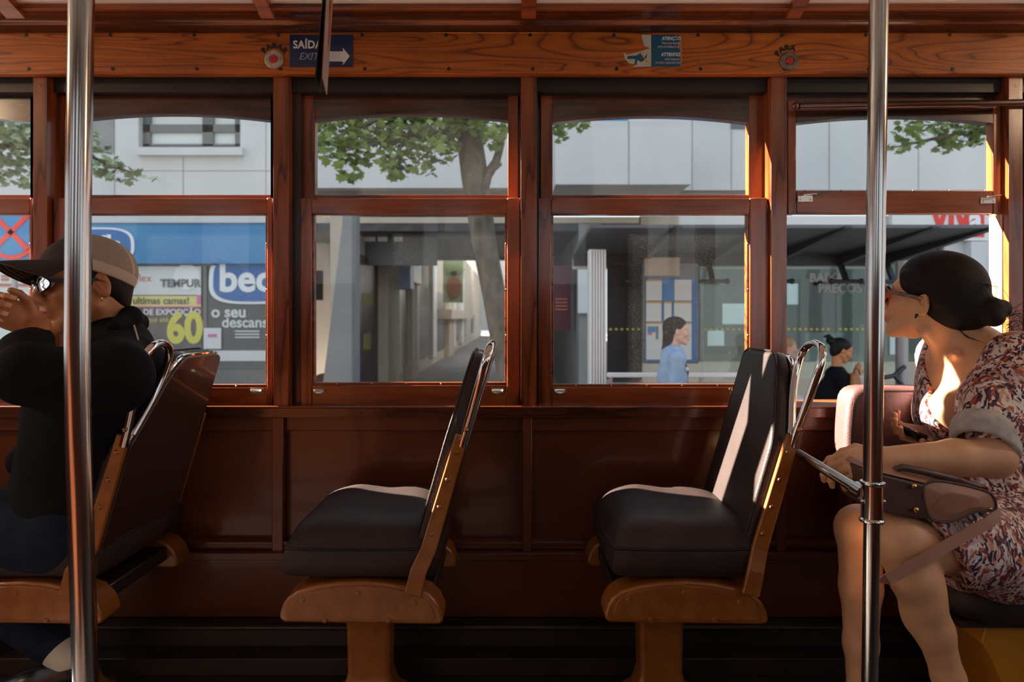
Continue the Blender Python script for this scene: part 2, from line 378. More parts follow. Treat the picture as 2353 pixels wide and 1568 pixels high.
def window(n, lo, lg, ug, ytop, handles=(), ylow=882, dark_l=None, dark_r=None):
    """lo: outer edges of the lower sash; lg/ug: edges of the glass below and above (pixel columns at the wall)."""
    w = empty('window_%d' % n, (wx((lo[0] + lo[1]) / 2), 2.2, wz(935)), kind='structure')
    y0, y1 = 2.188, 2.222
    # lower sash
    for a, b in ((lo[0], lg[0]), (lg[1], lo[1])):
        mb = MB(); mb.box(wx(a, y0), wx(b, y0), y0, y1, wz(932), wz(456)); build(mb, 'sash_stile', M['wood_z'], w, bevel=.003)
    mb = MB(); mb.box(wx(lg[0], y0), wx(lg[1], y0), y0 + .001, y1, wz(493, y0), wz(456, y0)); build(mb, 'meeting_rail', M['wood_x'], w, bevel=.003)
    mb = MB(); mb.box(wx(lg[0], y0), wx(lg[1], y0), y0 + .001, y1, wz(932), wz(ylow + 7, y0)); build(mb, 'bottom_rail', M['wood_x'], w, bevel=.003)
    # glazing bead, proud of the glass all round
    bd = MB(); a, b = wx(lg[0], y0), wx(lg[1], y0)
    bd.box(a, b, y0 + .008, y1 - .004, wz(ylow + 7, y0), wz(ylow + 1, y0)); bd.box(a, a + .007, y0 + .008, y1 - .004, wz(ylow, y0), wz(494)); bd.box(b - .007, b, y0 + .008, y1 - .004, wz(ylow, y0), wz(494))
    build(bd, 'glazing_bead', M['wood_x'], w, bevel=.001)
    screws([(a + (b - a) * (i + .7) / 5.6, y0 + .008, wz(ylow + 4, y0)) for i in range(5)] + [(b - .0035, y0 + .008, wz(560 + i * 105)) for i in range(3)], w)
    mb = MB(); mb.box(a, b, 2.2085, 2.2125, wz(ylow + 5), wz(490)); build(mb, 'lower_pane', M['glass'], w)
    # upper sash, set further out
    y0, y1 = 2.232, 2.264
    l, r = ug; zt = wz(212, y0)
    for s0, s1 in ((lo[0] + 6, l), (r, lo[1] - 4)):
        mb = MB(); mb.box(wx(s0, y0), wx(s1, y0), y0, y1, wz(475, y0), zt); build(mb, 'upper_stile', M['wood_z'], w, bevel=.002)
    build(arch(wx(l, y0), wx(r, y0), zt, wz(ytop + 15, y0), wz(ytop, y0), y0, y1), 'arched_rail', M['dark_x'], w, ang=30)
    mb = MB(); mb.box(wx(l, y0), wx(r, y0), y0, y1, wz(480, y0), wz(448, y0)); build(mb, 'upper_bottom_rail', M['wood_x'], w, bevel=.002)
    mb = MB(); mb.box(wx(l, y0), wx(r, y0), 2.246, 2.250, wz(452, y0), wz(ytop - 6, y0)); build(mb, 'upper_pane', M['glass'], w)
    for hx in handles: sash_handle(w, hx, 899, 2.188)
    mb = MB()
    for q in lo: mb.box(wx(q - 14), wx(q + 14), 2.268, 2.30, wz(934), wz(200))
    build(mb, 'blind_stop', M['dark_z'], w)
    # running channels beside the sashes
    for a, b in ((dark_l, lo[0]) if dark_l else (lo[0] - 2, lo[0]), (lo[1], dark_r) if dark_r else (lo[1], lo[1] + 2)):
        mb = MB(); mb.box(wx(a, 2.2), wx(b, 2.2), 2.205, 2.30, wz(934), wz(200)); build(mb, 'sash_channel', M['dark_z'], w)
    return w
window(1, (-444, 74), (-412, 68), (-405, 70), 266, (20,))
window(2, (122, 626), (160, 613), (165, 622), 262, (592,), 884, 108)
window(3, (690, 1195), (716, 1165), (724, 1167), 262, (736, 1143), 879, 663)
window(4, (1236, 1764), (1267, 1723), (1270, 1720), 267, (1286, 1690), 883, 1233, 1772)
# window behind the woman: upper sash lowered one notch, lower sash slid up behind it
w = empty('window_5', (wx(2060), 2.2, wz(935)), kind='structure')
y0, y1 = 2.19, 2.224
for a, b in ((1810, 1830), (2282, 2300)):
    mb = MB(); mb.box(wx(a, y0), wx(b, y0), y0, y1, wz(492, y0), wz(230, y0)); build(mb, 'sash_stile', M['wood_z'], w, bevel=.003)
build(arch(wx(1830, y0), wx(2282, y0), wz(236, y0), wz(283, y0), wz(268, y0), y0, y1), 'arched_rail', M['dark_x'], w, ang=30)
mb = MB(); mb.box(wx(1830, y0), wx(2282, y0), y0, y1, wz(491, y0), wz(438, y0)); br = build(mb, 'bottom_rail', M['wood_x'], w, bevel=.003)
mb = MB(); mb.box(wx(1830, y0), wx(2282, y0), 2.206, 2.210, wz(442, y0), wz(262, y0)); build(mb, 'upper_pane', M['glass'], w)
screws([(wx(p, y0), y0 + .004, wz(437, y0)) for p in (1850, 1934, 2100, 2184, 2266)], w)
for p, q in ((1850, 457), (2270, 461)):
    x, z = wx(p, 2.188), wz(q, 2.188)
    mb = MB(); mb.box(x - .024, x + .024, 2.186, 2.19, z - .010, z + .010)
    for s in (-1, 1): mb.ball((x + s * .016, 2.186, z - .003), .003, 8, 5)
    h = build(mb, 'sash_latch', M['nickel'], w, bevel=.001)
    mb = MB(); mb.bar((x - .012, 2.178, z + .010), (x + .030, 2.176, z + .013), .018, .003); build(mb, 'latch_tongue', M['nickel'], h, bevel=.001)
mb = MB(); mb.box(wx(1808), wx(1816), 2.23, 2.30, wz(934), wz(200)); mb.box(wx(2318, 2.165) - .004, wx(2318, 2.165), 2.19, 2.25, wz(934), wz(494)); build(mb, 'sash_channel', M['jamb'], w, bevel=.002)  # second box: pale lining added for the blown-out sunlit strip
mb = MB(); mb.box(wx(1812), wx(2300), 2.226, 2.29, wz(236), wz(205)); build(mb, 'head_jamb', M['dark_x'], w)
mb = MB(); mb.tube([(wx(1836, 2.15), 2.15, wz(245, 2.15)), (wx(2353, 2.15), 2.15, wz(236, 2.15)), (wx(2700, 2.15), 2.15, wz(236, 2.15))], .011, 10); mb.ball((wx(1828, 2.15), 2.15, wz(244, 2.15)), .012)
build(mb, 'blind_roller', M['dark_x'], w)
mb = MB(); mb.bar((wx(1768, 2.17), 2.2, wz(470)), (wx(1768, 2.17), 2.2, wz(830)), .008, .03, (0, 1, 0)); build(mb, 'side_stop', M['wood_z'], w, bevel=.001)
window(6, (2352, 2878), (2384, 2840), (2388, 2838), 266)

mb = MB(); mb.box(XL, wx(-480), 2.2, 2.30, .7, 1.98); mb.box(wx(2915), XR, 2.2, 2.30, .7, 1.98)
struct(mb, 'trim_30', M['panel'])
# the rest of the body: near side wall with its own windows, and both ends
mb = MB(); mb.box(XL, 1.35, -.32, -.25, -.3, 1.28); mb.box(2.45, XR, -.32, -.25, -.3, 2.2); mb.box(XL, XR, -.32, -.25, 1.80, 2.2); mb.box(1.35, 2.45, -.32, -.25, -.3, .85)
for i in range(6): mb.box(XL + i * .77 - .14, XL + i * .77 + .28, -.32, -.25, 1.28, 1.80)
mb.box(1.27, 1.39, -.32, -.25, .0, 1.80)
struct(mb, 'wall_front', M['panel'])
mb = MB(); mb.box(XL - .06, XL, -.32, 2.3, -.3, .85); mb.box(XL - .06, XL, -.32, 2.3, 1.75, 2.2)
for y in (-.32, .5, 1.2, 2.1): mb.box(XL - .06, XL, y, y + .2, .85, 1.75)
struct(mb, 'wall_left', M['panel'])
mb = MB(); mb.box(XR, XR + .06, -.32, 2.3, -.3, .9); mb.box(XR, XR + .06, -.32, 2.3, 1.75, 2.2)
for y in (-.32, .5, 1.2, 2.1): mb.box(XR, XR + .06, y, y + .2, .9, 1.75)
struct(mb, 'wall_right', M['panel'])
mb = MB(); mb.box(XL - .1, XR + .1, -.5, 2.42, 2.2, 2.26)
struct(mb, 'roof', M['head'])

# ------------------------------------------------------------------ fittings on the header
def stop_button(px, py, label, mat, word, off=0):
    Y = 2.139; c = Vector((ax(px, Y), Y, az(py, Y)))
    b = empty('stop_button', c, label, 'button', 'stop buttons on the header plank')
    mb = MB(); mb.lathe(c, [(.0, 0), (.0295, 0), (.0295, -.003), (.026, -.006), (.015, -.0065), (.014, -.004), (0, -.004)], (0, 1, 0), 32)
    for s in (-1, 1): mb.ball(c + Vector((s * .022, -.006, 0)), .0028, 8, 5)
    build(mb, 'bezel', mat, b)
    mb = MB(); mb.lathe(c, [(0, -.010), (.009, -.0095), (.0112, -.007), (.0112, -.003), (0, -.003)], (0, 1, 0), 24); build(mb, 'push_knob', M['red_knob'], b)
    n = len(word); L = MB()
    for i, ch in enumerate(word):
        if ch == ' ': continue
        a = R(90 - (i - (n - 1) / 2) * 24 + off)
        t = text_mesh(ch, .022, c + Vector((math.cos(a) * .043, .0, math.sin(a) * .043)), 'CENTER', .0012, 0, a - R(90), depth=.0012); L.add(t.v, t.f)
    build(L, 'lettering', M['ink'], b, smooth=False)
M['red_knob'] = pmat('red_push_knob', (.55, .012, .02), .3)
M['ink'] = pmat('black_stencil', (.018, .010, .008), .6)
M['bezel'] = pmat('cream_worn_bezel', (.50, .42, .32), .45, .2, c2=(.36, .29, .2), ns=60)
M['bezel_dark'] = pmat('tarnished_bezel', (.26, .20, .135), .4, .5, c2=(.15, .115, .08), ns=50)
stop_button(630, 137, 'round cream stop button with red knob, left of the blue exit sign', M['bezel'], 'PARAR')
stop_button(1813, 141, 'round tarnished stop button with red knob, above the open window post', M['bezel_dark'], 'PARA ', 8)

M['navy'] = pmat('navy_sign', (.010, .022, .075), .3, coat=.3)
M['white'] = pmat('sign_white', (.72, .70, .66), .5)
M['lilac'] = pmat('sign_lilac', (.30, .30, .46), .5)
Y = 2.139
s = empty('exit_sign', (ax(739, Y), Y, az(118, Y)), 'dark blue exit sign with white arrow on the header plank', 'sign')
mb = MB(); mb.box(ax(666, Y), ax(811, Y), Y - .002, Y + .001, az(154, Y), az(80, Y)); build(mb, 'plate', M['navy'], s, bevel=.0006)
lettering('word', M['white'], s, 'SAÍDA', .034, (ax(674, Y), Y - .0025, az(104, Y)), 'LEFT', .0009, sx=.92, spacing=1.05)
lettering('word', M['lilac'], s, 'EXIT', .031, (ax(687, Y), Y - .0025, az(131, Y)), 'LEFT', 0, .25, sx=.95)
mb = MB()
for i in range(7): mb.box(ax(750 + i * 4.6, Y), ax(753.6 + i * 4.6, Y), Y - .0032, Y - .0022, az(142, Y), az(119, Y))
mb.box(ax(782, Y), ax(789, Y), Y - .0032, Y - .0022, az(142, Y), az(119, Y))
mb.prism([(ax(788.5, Y), Y - .0032, az(111, Y)), (ax(804, Y), Y - .0032, az(130, Y)), (ax(788.5, Y), Y - .0032, az(150, Y))], (0, .001, 0))
build(mb, 'arrow', M['white'], s, smooth=False)

M['teal'] = pmat('sticker_blue', (.012, .085, .16), .35)
M['sticker'] = pmat('sticker_paper', (.52, .46, .38), .5)
M['torn'] = pmat('torn_paper_edge', (.40, .20, .10), .8)
M['yellow'] = pmat('sticker_yellow', (.55, .34, .05), .5)
def flat(pts, Y, d=.0008):
    mb = MB(); mb.prism([(ax(p, Y), Y - d, az(q, Y)) for p, q in pts], (0, d, 0)); return mb
s = empty('warning_sticker', (ax(1500, Y), Y, az(118, Y)), 'torn blue and white safety notice sticker on the header plank', 'sticker')
build(flat([(1473, 80), (1496, 80), (1496, 153), (1452, 154), (1464, 148), (1446, 146), (1436, 136), (1432, 119), (1440, 126), (1466, 120), (1494, 111), (1480, 106)], Y), 'white_half', M['sticker'], s, smooth=False)
build(flat([(1496, 80), (1560, 80), (1559, 86), (1565, 90), (1560, 98), (1556, 108), (1557, 112), (1563, 113), (1560, 128), (1564, 146), (1563, 153), (1496, 153)], Y), 'blue_half', M['teal'], s, smooth=False)
build(flat([(1560, 82), (1567, 84), (1568, 120), (1567, 148), (1562, 153), (1564, 135), (1560, 118), (1562, 108), (1557, 100), (1563, 92)], Y, .0005), 'torn_edge', M['torn'], s, smooth=False)
build(flat([(1442, 129), (1462, 128), (1473, 121), (1481, 132), (1488, 122), (1485, 134), (1474, 143), (1464, 138), (1463, 148), (1458, 148), (1459, 136), (1441, 136)], Y, .0014), 'pictogram', M['teal'], s, smooth=False)
build(flat([(1469, 120), (1472, 121), (1493, 148), (1490, 149)], Y, .0019), 'yellow_bar', M['yellow'], s, smooth=False)
for t, px, py, sz, bd in (('ATENÇÃO', 1564, 89, .0145, .0006), ('PARA SUA SEGUR', 1562, 100, .0085, 0), ('NÃO SE DEBRUCE N', 1560, 108, .0085, 0), ('ATTENTIO', 1563, 126, .0145, .0006), ('FOR YOUR SA', 1561, 137, .0085, 0), ('DO NOT LEAN ON THE', 1563, 145, .0085, 0)):
    lettering('notice_line', M['white'], s, t, sz, (ax(px, Y), Y - .0012, az(py, Y)), 'RIGHT', bd, sx=.85, depth=.0002)

# folded cardboard leaflet hanging from the ceiling, seen almost edge on
M['card_dark'] = pmat('card_dark_side', (.035, .022, .016), .55)
M['card_edge'] = pmat('card_pink_side', (.42, .30, .25), .5)
M['card_print'] = pmat('card_colour_print', (.55, .30, .03), .5, c2=(.30, .03, .02), ns=22, amt=(.45, .55))
Y = 1.2
s = empty('hanging_leaflet', (ax(742, Y), Y, 1.62), 'pair of thin printed cards hanging edge on before the exit sign', 'leaflet')
def card(pts0, dx, name, mat):
    mb = MB(); mb.prism([at(p, q, y) for p, q, y in pts0], (dx, 0, 0)); return build(mb, name, mat, s, smooth=False)
card([(744, -40, 1.16), (750, -40, 1.26), (742, 160, 1.26), (734, 217, 1.22), (723, 178, 1.16)], .0012, 'rear_card', M['card_dark'])
card([(752, -40, 1.16), (766, -40, 1.27), (754, 160, 1.27), (750, 219, 1.23), (740, 178, 1.16)], .0012, 'front_card', M['card_edge'])
card([(760, -35, 1.20), (764, -35, 1.25), (753, 150, 1.25), (748, 160, 1.21)], .0022, 'print', M['card_print'])

# ------------------------------------------------------------------ grab poles
mb = MB()
pl = [(188, -60), (187, 0), (184, 200), (180, 480), (177, 780), (180, 1000), (187, 1250), (197, 1568), (203, 1750)]
mb.tube([at(p, q, 1.15) for p, q in pl[:1]] + [at(p, q, 1.15) for p, q in pl[1:-1]] + [Vector((ax(203, 1.15), 1.15, .0))], .0195, 24)
tag(build(mb, 'grab_pole', M['steel'], ang=60), 'floor to ceiling steel grab pole in front of the man in the cap', 'pole', 'steel grab poles')
Y = 1.35
s = empty('grab_pole', (ax(1990, Y), Y, 0), 'floor to ceiling steel grab pole with a clamp, in front of the seated woman', 'pole', 'steel grab poles')
def rp(py): return at(2019.5 - (py / 1568) * 21, py, Y)
mb = MB(); mb.tube([rp(-80), rp(500), rp(1120)], .0177, 24); mb.tube([rp(1180), rp(1568), Vector((rp(1950).x, Y, 0))], .0150, 24); build(mb, 'tube', M['steel'], s, ang=60)
mb = MB(); c0, c1 = rp(1196), rp(1110); d = (c1 - c0)
mb.lathe(c0, [(.0168, -.004), (.0225, -.003), (.0235, .0), (.0225, .003), (.020, .005), (.020, d.length - .005), (.0225, d.length - .003), (.0235, d.length), (.0225, d.length + .003), (.0177, d.length + .004)], d, 28)
for sg in (-1, 1): mb.ball(rp(1152) + Vector((sg * .021, -.004, 0)), .004, 8, 6)
cl = build(mb, 'clamp', M['chrome'], s)
mb = MB(); A = rp(1137) + Vector((-.012, .004, 0)); B = at(1836, 1043, 1.715)
mb.tube([A, B], .0115, 16); mb.tube([A, A + (B - A) * .10], .016, 16)
build(mb, 'cross_rail', M['steel'], s)
# ------------------------------------------------------------------ seats with swing-over backs
YN, YF = 1.66, 2.10
def pillow(x0, x1, y0, y1, zb, zs, crown, rnd=.02, dip=None, nu=26, nv=22):
    """Upholstered cushion: straight skirt from zb to the seam zs, domed top with optional dips."""
    def shape(u, v):
        a, b = 2 * u - 1, 2 * v - 1
        h = (1 - abs(a) ** 4.5) ** .6 * (1 - abs(b) ** 5.5) ** .55
        z = zs + crown * h
        if dip: z += dip(u, v) * h
        return z
    def inset(u, v):
        a, b = 2 * u - 1, 2 * v - 1
        c = 1 - .045 * (a * a * b * b) ** 2
        return (x0 + x1) / 2 + (x1 - x0) / 2 * a * c, (y0 + y1) / 2 + (y1 - y0) / 2 * b * c
    mb = MB()
    def top(u, v):
        x, y = inset(u, v); return Vector((x, y, shape(u, v)))
    mb.grid(top, nu, nv)
    rim = [(i / nu, 0) for i in range(nu)] + [(1, j / nv) for j in range(nv)] + [(1 - i / nu, 1) for i in range(nu)] + [(0, 1 - j / nv) for j in range(nv)]
    rings = []
    cx, cy = (x0 + x1) / 2, (y0 + y1) / 2
    for t, g in ((0, 1.0), (.12, 1.012), (.5, 1.02), (.88, 1.008), (1, .97)):
        rr = []
        for u, v in rim:
            x, y = inset(u, v); rr.append(Vector((cx + (x - cx) * g, cy + (y - cy) * g, zs + (zb - zs) * t)))
        rings.append(rr)
    mb.loft(rings, True, False); mb.add(rings[-1], [tuple(range(len(rim)))])
    pipe = [Vector((*inset(u, v), zs + .001)) for u, v in rim]
    return mb, pipe

def P(px, py, Y=YN): return Vector((ax(px, Y), Y, az(py, Y)))
# the frame of the back: A at the bend of the side bar, B at its top, C where the grab handle ends
A = P(985, 1265); B_ = P(1060, 1000); C_ = P(1122, 790)
UP = (Vector((C_.x - A.x, 0, C_.z - A.z))).normalized(); LT = (C_ - A).length
NB = Vector((UP.z, 0, -UP.x))                  # points rearwards (towards +x)
def bk(t, y, n=0.0): return Vector((A.x, y, A.z)) + UP * (t * LT) + NB * n

def rounded(poly, r, n=5):
    out = []
    m = len(poly)
    for i in range(m):
        p0, p, p1 = Vector(poly[i - 1]), Vector(poly[i]), Vector(poly[(i + 1) % m])
        a, b = (p0 - p), (p1 - p); q = min(r, a.length * .45, b.length * .45)
        s, e = p + a.normalized() * q, p + b.normalized() * q
        for k in range(n + 1):
            t = k / n; out.append((s * (1 - t) + p * t) * (1 - t) + (p * (1 - t) + e * t) * t)
    return out
OUT = rounded([Vector(q) for q in ((-.06, 1.70), (.02, 1.687), (.50, 1.685), (.86, 1.80), (.925, 1.84), (.925, 2.075), (-.06, 2.075))], .05)

def base_part(root, y0, y1, cap=True):
    pts = [(642, 1424), (642, 1410), (648, 1391), (660, 1374), (682, 1359), (722, 1347), (776, 1340), (830, 1337), (890, 1341), (948, 1353), (984, 1367), (1005, 1388), (1016, 1412), (1018, 1430), (1008, 1437), (652, 1432)]
    pr = [P(p, q) for p, q in pts]
    mb = MB(); mb.prism([(v.x, y0, v.z) for v in pr], (0, y1 - y0, 0)); h = build(mb, 'base_housing', M['orange'], root, bevel=.009, seg=3)
    return pr
def make_seat(dx, label, back_dx=0.0, base_dx=0.0, cush=0.0, vert=0.0):
    root = empty('tram_chair', (A.x - .17, 1.88, 0), label, 'chair', 'single tram seats along the window wall')
    # pedestal
    mb = MB(); Yp = 1.80; cxp = P(810, 1400).x
    prof = [(.075, .42), (.06, .36), (.052, .30), (.050, .12), (.062, .05), (.10, .0)]
    mb.loft([[Vector((cxp + a * w * 1.15, 1.88 + b * w * .8, z)) for a, b in ((-1, -1), (1, -1), (1, 1), (-1, 1))] for w, z in [(w, z * .72) for w, z in prof]])
    pd = build(mb, 'pedestal', M['orange'], root, bevel=.012, seg=3)
    mb = MB(); mb.ball((cxp - .005, 1.88 - .05, .26), .006, 8, 6); build(mb, 'bolt', M['brass'], pd)
    # two housings joined by a dark beam
    pr = base_part(root, YN, YN + .085); base_part(root, 2.035, 2.12)
    mb = MB(); x0, x1 = pr[0].x + .03, pr[13].x - .03
    mb.box(x0, x1, YN + .08, 2.04, pr[0].z + .012, pr[0].z + .05); build(mb, 'cross_beam', M['kick'], root, bevel=.004)
    # raised tread plate on the near face
    c = sum((Vector(p) for p in pr), Vector()) / len(pr)
    mb = MB(); mb.prism([(c.x + (p.x - c.x) * .90, YN - .003, c.z + (p.z - c.z) * .80) for p in pr], (0, .004, 0)); pl = build(mb, 'tread_plate', M['plate'], root, bevel=.001)
    for p, q in ((695, 1378), (823, 1362), (747, 1425), (893, 1425), (951, 1384)):
        mb = MB(); v = P(p, q); mb.lathe((v.x, YN - .003, v.z), [(0, -.004), (.005, -.0035), (.007, 0)], (0, 1, 0), 12); build(mb, 'screw', M['orange'], pl)
    # cushion
    x0, x1 = P(640, 1270).x + cush, P(1004, 1270).x + cush
    dip = lambda u, v: -.010 * math.exp(-((u - .62) / .25) ** 2 - ((v - .35) / .3) ** 2) + .006 * math.exp(-((u - .3) / .1) ** 2 - ((v - .75) / .12) ** 2) - .006 * math.exp(-((u - .55) / .08) ** 2 - ((v - .85) / .1) ** 2)
    mb, pipe = pillow(x0, x1, 1.672, 2.115, .412, .480, .074, dip=dip)
    cu = build(mb, 'cushion', M['leather'], root, ang=60)
    mb = MB(); mb.tube(pipe, .0035, 6, True); build(mb, 'piping', M['leather_side'], cu)
    # back: upholstery, board behind it, edging
    mb = MB(); mb.prism([bk(t, y, -.040) for t, y in OUT], NB * .044)
    up = build(mb, 'upholstery', M['leather'], root, bevel=.016, seg=5, ang=60)
    mb = MB(); mb.tube([bk(t, y + (.005 if y < 1.9 else -.005), -.0365) for t, y in OUT], .003, 6, True); build(mb, 'piping', M['leather_side'], up)
    mb = MB(); mb.prism([bk(t * .995, y, .004) for t, y in OUT], NB * .016); bd = build(mb, 'backboard', M['backboard'], root, bevel=.003, ang=60)
    mb = MB(); mb.tube([bk(t * .998, y, .006) for t, y in OUT if t > .45], .006, 8, sx=1.0); build(mb, 'edge_trim', M['chrome'], bd)
    # side bar with its outward kink at the foot, and screws
    mb = MB()
    secs = [(P(1061, 1000, 1.676), .0148), (P(1050, 1040, 1.676), .0165), (P(985, 1262, 1.676), .0195), (P(962, 1312, 1.645), .0200), (P(949, 1368, 1.643), .0215)]
    dirs = [Vector((UP.z, 0, -UP.x))] * 3 + [Vector((.97, 0, -.24))] * 2
    rings = []
    for (p, w), n in zip(secs, dirs):
        p = Vector((p.x, p.y, p.z)); th = Vector((0, .007, 0))
        rings.append([p - n * w - th, p + n * w - th, p + n * w + th, p - n * w + th])
    mb.loft(rings); sb = build(mb, 'side_bar', M['orange'], root, bevel=.003, ang=25)
    for p, q in ((1047, 1040), (1028, 1103), (1009, 1166), (990, 1228)):
        mb = MB(); v = P(p, q, 1.669); mb.lathe((v.x, 1.669, v.z), [(0, -.0035), (.004, -.0035), (.0065, 0)], (0, 1, 0), 12); build(mb, 'screw', M['brass'], sb)
    mb = MB(); mb.bar(bk(.0, 2.095, -.0), bk(.55, 2.095, 0), .03, .012, (0, 1, 0)); build(mb, 'side_bar', M['orange'], root, bevel=.003)
    # chrome grab handle: a teardrop loop rising from the bar
    ys, ts = [], []
    loop = [(.50, 1.676), (.60, 1.672), (.75, 1.660), (.88, 1.652), (.945, 1.656), (.985, 1.674), (1.0, 1.703), (1.0, 1.727), (.985, 1.752), (.955, 1.770), (.90, 1.778), (.82, 1.772), (.72, 1.752), (.62, 1.722), (.55, 1.70)]
    pts = []
    for i in range(len(loop) - 1):
        p0, p1, p2, p3 = [Vector(loop[max(0, min(len(loop) - 1, i + k))]) for k in (-1, 0, 1, 2)]
        for k in range(4):
            t = k / 4; pts.append(.5 * ((2 * p1) + (p2 - p0) * t + (2 * p0 - 5 * p1 + 4 * p2 - p3) * t * t + (3 * p1 - p0 - 3 * p2 + p3) * t ** 3))
    pts.append(Vector(loop[-1]))
    mb = MB(); mb.tube([bk(t, y, .006) for t, y in pts], .0105, 14, up=NB, sx=.9); gh = build(mb, 'grab_handle', M['chrome'], root, ang=60)
    mb = MB(); mb.ball(bk(.585, 1.661, .006), .006, 10, 7); build(mb, 'handle_screw', M['brass'], gh)
    return root
seat = make_seat(0, 'empty dark vinyl tram seat seen side on, in the middle under the third window')
s1 = copy_tree(seat, (-.83, 0, 0)); s1['label'] = 'dark vinyl tram seat the man in the cap sits on'
s3 = copy_tree(seat, (.812, 0, 0)); s3['label'] = 'empty dark vinyl tram seat with a sunlit streak down its back'
for ch in s3.children:                          # its base stands a little further forward than its back
    if ch.name.startswith(('pedestal', 'base_housing', 'cross_beam', 'tread_plate')): ch.location.x -= .02

# ------------------------------------------------------------------ lengthwise bench at the rear
root = empty('passenger_bench', (1.7, 1.9, 0), 'maroon vinyl bench the woman in the printed dress sits on', 'bench')
X0, X1 = .985, 2.9
OB = rounded([Vector(q) for q in ((X0 + .015, .36), (X0, .70), (X0 + .012, .845), (X1, .845), (X1, .36))], .05)
mb = MB(); mb.prism([(x, 2.01, z) for x, z in OB], (0, .095, 0)); up = build(mb, 'backrest', M['maroon'], root, bevel=.022, seg=5, ang=60)
mb = MB(); mb.tube([(x * 1 + (.014 if x < 1.5 else 0), 2.012, z - (.012 if z > .6 else 0)) for x, z in OB], .003, 6, True); build(mb, 'piping', M['leather_side'], up)
mb, pipe = pillow(1.085, 2.9, 1.63, 2.01, .312, .385, .035, nu=40, nv=16); cu = build(mb, 'cushion', M['leather'], root, ang=60)
mb = MB(); mb.tube(pipe, .0035, 6, True); build(mb, 'piping', M['leather_side'], cu)
mb = MB(); pts = [(1.19, .31), (1.17, .24), (1.20, .19), (1.22, .14), (1.24, 0), (2.9, 0), (2.9, .31)]
mb.prism([(x, 1.70, z) for x, z in pts], (0, .30, 0)); build(mb, 'base_panel', M['bench_lit'] if 'bench_lit' in M else M['orange'], root, bevel=.004)
mb = MB(); mb.box(1.09, 2.9, 1.66, 2.0, .295, .312); build(mb, 'seat_board', M['kick'], root)
# ------------------------------------------------------------------ the street outside
GZ, PZ = -.75, -.60
M['asphalt'] = pmat('asphalt', (.10, .10, .10), .8, c2=(.14, .135, .13), ns=5, bmp=('n', 90, .3))
M['paving'] = pmat('brown_paving', (.20, .165, .14), .7, c2=(.13, .105, .09), ns=3)
M['concrete'] = pmat('pale_concrete_facade', (.62, .63, .62), .8, c2=(.55, .56, .56), ns=.8, scale=(1, 1, .35))
M['concrete2'] = pmat('grey_concrete', (.30, .30, .29), .8, c2=(.24, .24, .235), ns=1.2)
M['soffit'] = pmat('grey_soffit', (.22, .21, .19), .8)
M['beige'] = pmat('beige_stone', (.52, .44, .34), .7, c2=(.46, .38, .29), ns=2)
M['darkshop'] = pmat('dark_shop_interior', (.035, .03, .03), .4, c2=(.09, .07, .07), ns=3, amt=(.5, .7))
M['greyframe'] = pmat('grey_metal_frame', (.13, .14, .145), .4, .3)
M['blue'] = pmat('fascia_blue', (.035, .20, .46), .45, c2=(.07, .27, .50), ns=.7)
M['logo_blue'] = pmat('logo_blue', (.015, .13, .38), .4)
M['logo_white'] = pmat('logo_white', (.78, .82, .84), .5)
M['poster'] = pmat('pale_poster', (.66, .70, .69), .5)
M['poster_yellow'] = pmat('yellow_poster', (.66, .62, .22), .5)
M['poster_dark'] = pmat('charcoal_poster', (.085, .095, .10), .4)
M['pink'] = pmat('pink_band', (.62, .16, .36), .5)
M['olive'] = pmat('dull_yellow_print', (.26, .24, .07), .6)
M['red'] = pmat('sign_red', (.72, .045, .03), .45)
M['lime'] = pmat('lime_letters', (.62, .60, .10), .5)
M['dullred'] = pmat('faded_red_letters', (.50, .15, .11), .6)
M['ghostred'] = pmat('ghost_red_letters', (.24, .15, .14), .6)
M['maroon_paint'] = pmat('maroon_hoarding', (.10, .022, .028), .5)
M['van'] = pmat('white_van_paint', (.75, .73, .69), .25, coat=.5)
M['black'] = pmat('matt_black', (.015, .015, .016), .5)
M['shelter'] = pmat('dark_shelter_metal', (.030, .031, .033), .4, .2)
M['roofskin'] = pmat('shelter_roof_underside', (.10, .105, .11), .5)
M['whitemetal'] = pmat('white_metal', (.70, .69, .66), .4)
M['postgrey'] = pmat('grey_metal_post', (.30, .30, .30), .4, .3)
M['shopglass'] = glass_mat('shop_glass', (.55, .62, .60), .03, 1.3)
M['tealdark'] = pmat('dim_green_interior', (.13, .17, .155), .7, c2=(.24, .29, .27), ns=1.6, amt=(.4, .7))
M['bark'] = pmat('plane_tree_bark', (.16, .135, .10), .85, c2=(.075, .065, .05), ns=9, bmp=('n', 30, .8), scale=(1, 1, .5))
M['leaf'] = pmat('plane_leaf', (.27, .37, .11), .55, c2=(.15, .24, .07), ns=3)
M['leaf_pale'] = pmat('pale_plane_leaf', (.36, .43, .26), .6, c2=(.24, .32, .17), ns=3)
for k in ('leaf', 'leaf_pale'):
    b = M[k].node_tree.nodes['Principled BSDF']; b.inputs['Transmission Weight'].default_value = 0; b.inputs['Subsurface Weight'].default_value = 0

def rect(mb, x0, y0, x1, y1, Y, d=.05, mi=0):
    mb.box(ax(x0, Y), ax(x1, Y), Y, Y + d, az(y1, Y), az(y0, Y), mi); return mb
def slab(name, mat, par, x0, y0, x1, y1, Y, d=.05, **k):
    return build(rect(MB(), x0, y0, x1, y1, Y, d), name, M[mat], par, **k)

